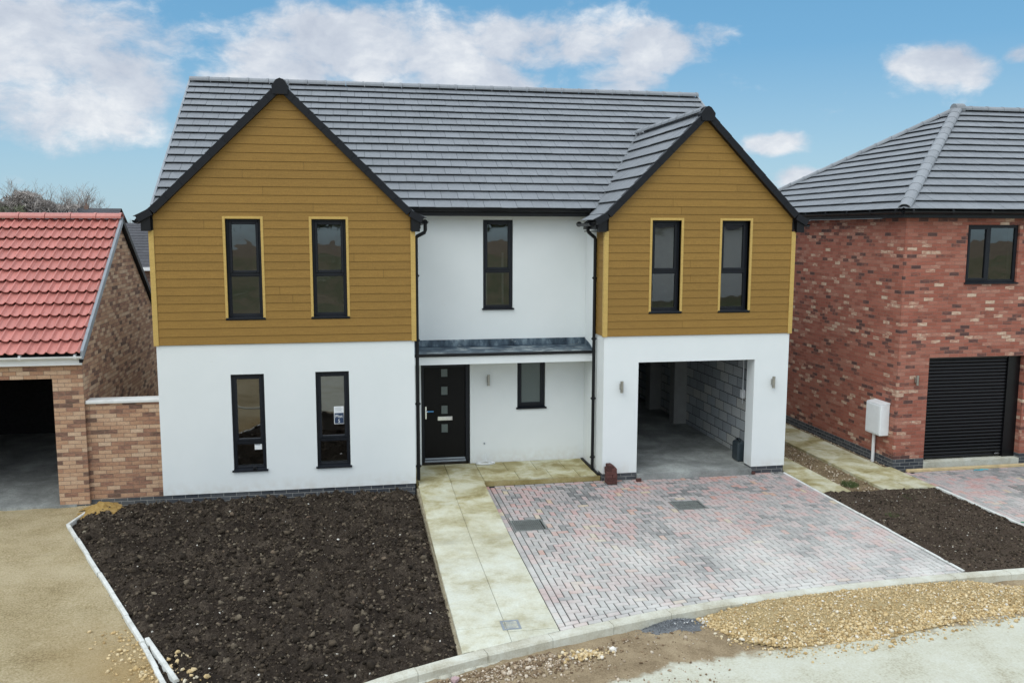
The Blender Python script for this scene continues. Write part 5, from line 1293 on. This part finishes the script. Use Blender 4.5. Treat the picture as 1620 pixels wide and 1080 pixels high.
# single lumps on the road
q = MB(); ss = np.array(IV)
def lump(name, x, y, z, r, mat, label, cat, seed):
    rs_ = np.random.RandomState(seed); v = IV*(1+rs_.uniform(-.2, .2, (len(IV), 1)))*[1, .85, .8]*r; m_ = MB(); m_.v = [tuple(p) for p in v]; m_.f = [tuple(int(i) for i in f) for f in IF]; m_.c = [(.9,)*3]*len(m_.f)
    o = single(m_, name, mat, (0, 0, 0), label, cat); o.location = (x, y, z)
lump('stone', 3.055, -6.70, -.09, .052, M['whitestone'], 'single pale stone lying on the dirt below the driveway kerb', 'stone', 1)
lump('stone', 1.08, -7.06, -.10, .06, simple('pink_stone', (.42, .30, .30), .8), 'pinkish stone against the kerb at the lower edge', 'stone', 2)
# grass tufts
def tuft(x, y, z, n, h, spread, label, seed):
    rg_ = random.Random(seed); m_ = MB()
    for k in range(n):
        a_ = rg_.uniform(0, 6.28); r_ = spread*math.sqrt(rg_.random()); bx_, by_ = x+r_*math.cos(a_), y+r_*math.sin(a_); hh_ = h*rg_.uniform(.4, 1); l_ = rg_.uniform(-.6, .6)*hh_; l2 = rg_.uniform(-.6, .6)*hh_; wd = .004
        m_.face([(bx_-wd, by_, z), (bx_+wd, by_, z), (bx_+l_*.5+wd*.7, by_+l2*.5, z+hh_*.7), (bx_+l_*.5-wd*.7, by_+l2*.5, z+hh_*.7)]); m_.face([(bx_+l_*.5-wd*.7, by_+l2*.5, z+hh_*.7), (bx_+l_*.5+wd*.7, by_+l2*.5, z+hh_*.7), (bx_+l_, by_+l2, z+hh_)])
    single(m_, 'grass_tuft', M['grass'], (x, y, z), label, 'grass tuft')
tuft(9.70, -1.0, -.05, 260, .11, .17, 'green grass tuft between the two side paths', 1)
tuft(9.35, -2.9, -.02, 60, .05, .12, 'tiny weed patch in the right soil bed by the driveway', 2)
tuft(10.3, -2.0, -.02, 50, .05, .14, 'tiny weed patch in the right soil bed near the far path', 3)

# ============================================================ BACKGROUND
def bungalow(name, x0, x1, y0, y1, eave, rise, label, hip=True, chim=None, wall='farwall'):
    b = thing(name, ((x0+x1)/2, y0, 0), label, 'house'); m_ = MB()
    wall_grid(m_, x0, x1, -.3, eave, [(x1-3.2, x1-1.6, 1.0, 2.1), (x1-6.5, x1-5, 1.0, 2.1)], y0, y0+.3); m_.box(x0, y0+.3, -.3, x0+.3, y1, eave); m_.box(x1-.3, y0+.3, -.3, x1, y1, eave); m_.box(x0+.3, y1-.3, -.3, x1-.3, y1, eave); m_.obj('wall', M[wall], b)
    r = MB(); ym = (y0+y1)/2; o_ = .35; L = math.hypot(ym-y0+o_, rise); n = 16
    for sg in (-1, 1):
        ye_ = y0-o_ if sg < 0 else y1+o_
        for i in range(n):
            f0, f1 = i/n, (i+1)/n; ya = ye_+(ym-ye_)*f0; yb = ye_+(ym-ye_)*f1; za_ = eave+rise*f0+.02; zb_ = eave+rise*f1; sh = (half_ := (ym-y0+o_))*0
            r.solid([(x0-.2, ya, za_), (x1+.2, ya, za_), (x1+.2, yb, zb_), (x0-.2, yb, zb_), (x0-.2, ya, za_-.05), (x1+.2, ya, za_-.05)], [(0, 1, 2, 3), (4, 5, 1, 0)], 1+rnd()*.1)
    ro_ = r.obj('roof', M['darktile'], b)
    q = MB(); q.yzprism([(y0, eave), (y1, eave), (ym, eave+rise-.05)], x0, x0+.3); q.yzprism([(y0, eave), (y1, eave), (ym, eave+rise-.05)], x1-.3, x1); q.obj('gable_wall', M[wall], b)
    q = MB(); q.box(x0-.2, y0-o_-.1, eave-.12, x1+.2, y0-o_, eave+.02); q.obj('gutter', M['whiteplastic'], b)
    q = MB()
    for a_ in ((x1-3.2, x1-1.6), (x1-6.5, x1-5)): q.box(a_[0], y0+.1, 1.0, a_[1], y0+.16, 2.1)
    q.obj('window', M['whiteplastic'], b)
    if chim: q = MB(); q.box(chim-.16, ym-.2, eave+rise-.6, chim+.16, ym+.2, eave+rise+.22); q.tube([(chim, ym, eave+rise+.22), (chim, ym, eave+rise+.42)], .08, 8); q.obj('chimney', M['farwall'], ro_)
    return b
bungalow('bungalow', -24, -5.5, 22, 31, 3.45, 1.85, 'dark tiled bungalow glimpsed between the red roof and white house')
bungalow('bungalow', -34, -19.4, 60, 69, 3.9, 2.95, 'distant roof with a chimney just above the red pantile ridge', chim=-22.0)

def bare_tree(name, x, y, h, seed, label, dens=3, spreadk=.55, bushy=False, r0=.13, grp=None):
    rg_ = random.Random(seed); t_ = thing(name, (x, y, -.3), label, 'tree', grp); tr = MB(); cr = MB(); cnt = [0]
    def grow(p, d_, L, r, lev, mb):
        n = 3; pts = [p]; dd = d_.copy()
        for k in range(n): dd = (dd+Vector((rg_.uniform(-.16, .16), rg_.uniform(-.16, .16), rg_.uniform(-.03, .12)))).normalized(); pts.append(pts[-1]+dd*L/n)
        mb.tube(pts, r, 5 if lev < 2 else 3, r2=r*.6, cap=False)
        if lev >= 5 or cnt[0] > 5200: return
        nb = {0: 6, 1: 5, 2: 5, 3: 4, 4: 4}[lev]+(1 if bushy and lev < 3 else 0)
        for k in range(nb):
            cnt[0] += 1; f = rg_.uniform(.3, 1.0) if k else 1.0; i = min(n-1, int(f*n)); q_ = pts[i].lerp(pts[i+1], f*n-i)
            a_ = rg_.uniform(0, 6.283); sp = rg_.uniform(.35, spreadk+.35); u_ = Vector((math.cos(a_), math.sin(a_), 0)); nd = (dd*math.cos(sp)+u_*math.sin(sp)+Vector((0, 0, .12))).normalized()
            grow(q_, nd, L*rg_.uniform(.52, .74), max(.009, r*rg_.uniform(.42, .6)), lev+1, cr)
    if bushy:
        for k in range(3): grow(Vector((x+rg_.uniform(-.7, .7), y+rg_.uniform(-.6, .6), -.3)), Vector((rg_.uniform(-.4, .4), rg_.uniform(-.4, .4), 1)).normalized(), h*.42, r0*.6, 0, tr); cnt[0] = cnt[0]-0
    else: grow(Vector((x, y, -.3)), Vector((rg_.uniform(-.05, .05), 0, 1)), h*.40, r0, 0, tr)
    tr.obj('trunk', M['twig'], t_); cr.obj('crown', M['twig'], t_); return t_
bare_tree('bare_tree', -24.6, 68, 10.6, 3, 'tallest bare winter tree above the red garage roof', r0=.16)
bare_tree('bare_tree', -27.6, 66, 9.2, 4, 'dense twiggy bare tree left of the tallest one', bushy=True)
bare_tree('bare_tree', -29.9, 67, 8.0, 5, 'low bare tree above the left end of the red ridge', bushy=True)
bare_tree('bare_tree', -22.3, 70, 7.9, 9, 'thin bare tree right of the tallest one', spreadk=.4, r0=.08)
bare_tree('bare_tree', -19.8, 72, 7.6, 8, 'faint small bare tree near the gable corner', spreadk=.4, r0=.07)
# hedge mass at their feet
def hedge(name, x0, x1, y, h, n, mat, label, seed, size=1.0):
    rg_ = random.Random(seed); m_ = MB()
    for k in range(n):
        x = rg_.uniform(x0, x1); u = (x-x0)/(x1-x0); hh_ = h(x)*rg_.uniform(.25, 1)**.5; p = Vector((x, y+rg_.uniform(-1.5, 1.5), hh_)); s_ = rg_.uniform(.06, .16)*size; d1 = Vector((rg_.gauss(0, 1), rg_.gauss(0, 1), rg_.gauss(.6, 1))).normalized()*s_*2.2; d2 = Vector((rg_.gauss(0, 1), rg_.gauss(0, 1), rg_.gauss(0, 1))).normalized()*s_*.35
        m_.face([p-d1, p+d2, p+d1, p-d2])
    o = single(m_, name, mat, ((x0+x1)/2, y, 0), label, 'hedge')
hedge('hedge', -36, -26.5, 64, lambda x: 7.0+.7*fb(x*.9, 1)+.35*fb(x*3, 2), 9000, M['evergreen'], 'greenish scrub on the far left horizon', 5)
hedge('hedge', -29.5, -22.6, 65, lambda x: 7.0+1.2*math.exp(-((x+27)/1.7)**2)+.4*fb(x*2, 4), 15000, M['twig'], 'brown twiggy thicket under the bare trees', 6)
# opposite side of the road, behind the viewpoint (seen mirrored in the windows)
M['mound'] = ground_mat('spoil_mound', [(.10, .09, .05), (.32, .26, .17), (.14, .17, .08), (.60, .54, .42)], .30, 2.5, .3)
q = grid_sheet('earth_mound', M['mound'], -70, 90, -100, -34, 1.2, lambda x, y: -.3+max(0, 3.2*math.sin((y+100)/66*math.pi)*(.8+.6*fb(x*.09, y*.09)))+.30*fb(x*.5, y*.5))
hedge('hedge', -60, 85, -96, lambda x: 11.5+1.6*fb(x*.12, 3)+1.0*fb(x*.5, 9), 24000, M['evergreen'], 'hedge added out of view across the road to darken the window reflections', 15, 4.0)  # added behind the viewpoint, tall enough to keep sky out of the panes
def opp_house(x0, x1, y, h, mat, label, cat='house'):
    b = thing('opposite_house', ((x0+x1)/2, y, 0), label, cat); m_ = MB(); wall_grid(m_, x0, x1, -.3, h, [(x0+2, x0+3.2, 3.4, 4.8), (x0+2, x0+3.2, .8, 2.2), (x1-3.2, x1-2, 3.4, 4.8)], y, y-.3); m_.box(x0, y-.3, -.3, x0+.3, y-8, h); m_.box(x1-.3, y-.3, -.3, x1, y-8, h); m_.box(x0+.3, y-7.7, -.3, x1-.3, y-8, h); m_.obj('wall', mat, b)
    r = MB(); r.yzprism([(y+.3, h), (y-4, h+2.8), (y-8.3, h)], x0-.2, x1+.2); r.obj('roof', M['darktile'], b)
    r = MB(); [r.box(a_, y-.1, c_, a_+1.2, y-.16, c_+1.4) for a_, c_ in ((x0+2, 3.4), (x0+2, .8), (x1-3.2, 3.4))]; r.obj('window', M['anthracite'], b)
opp_house(17, 27, -40, 5.2, M['farrender'], 'white rendered house across the road'); opp_house(31, 41, -42, 5.2, M['red_brick'], 'brick house across the road')
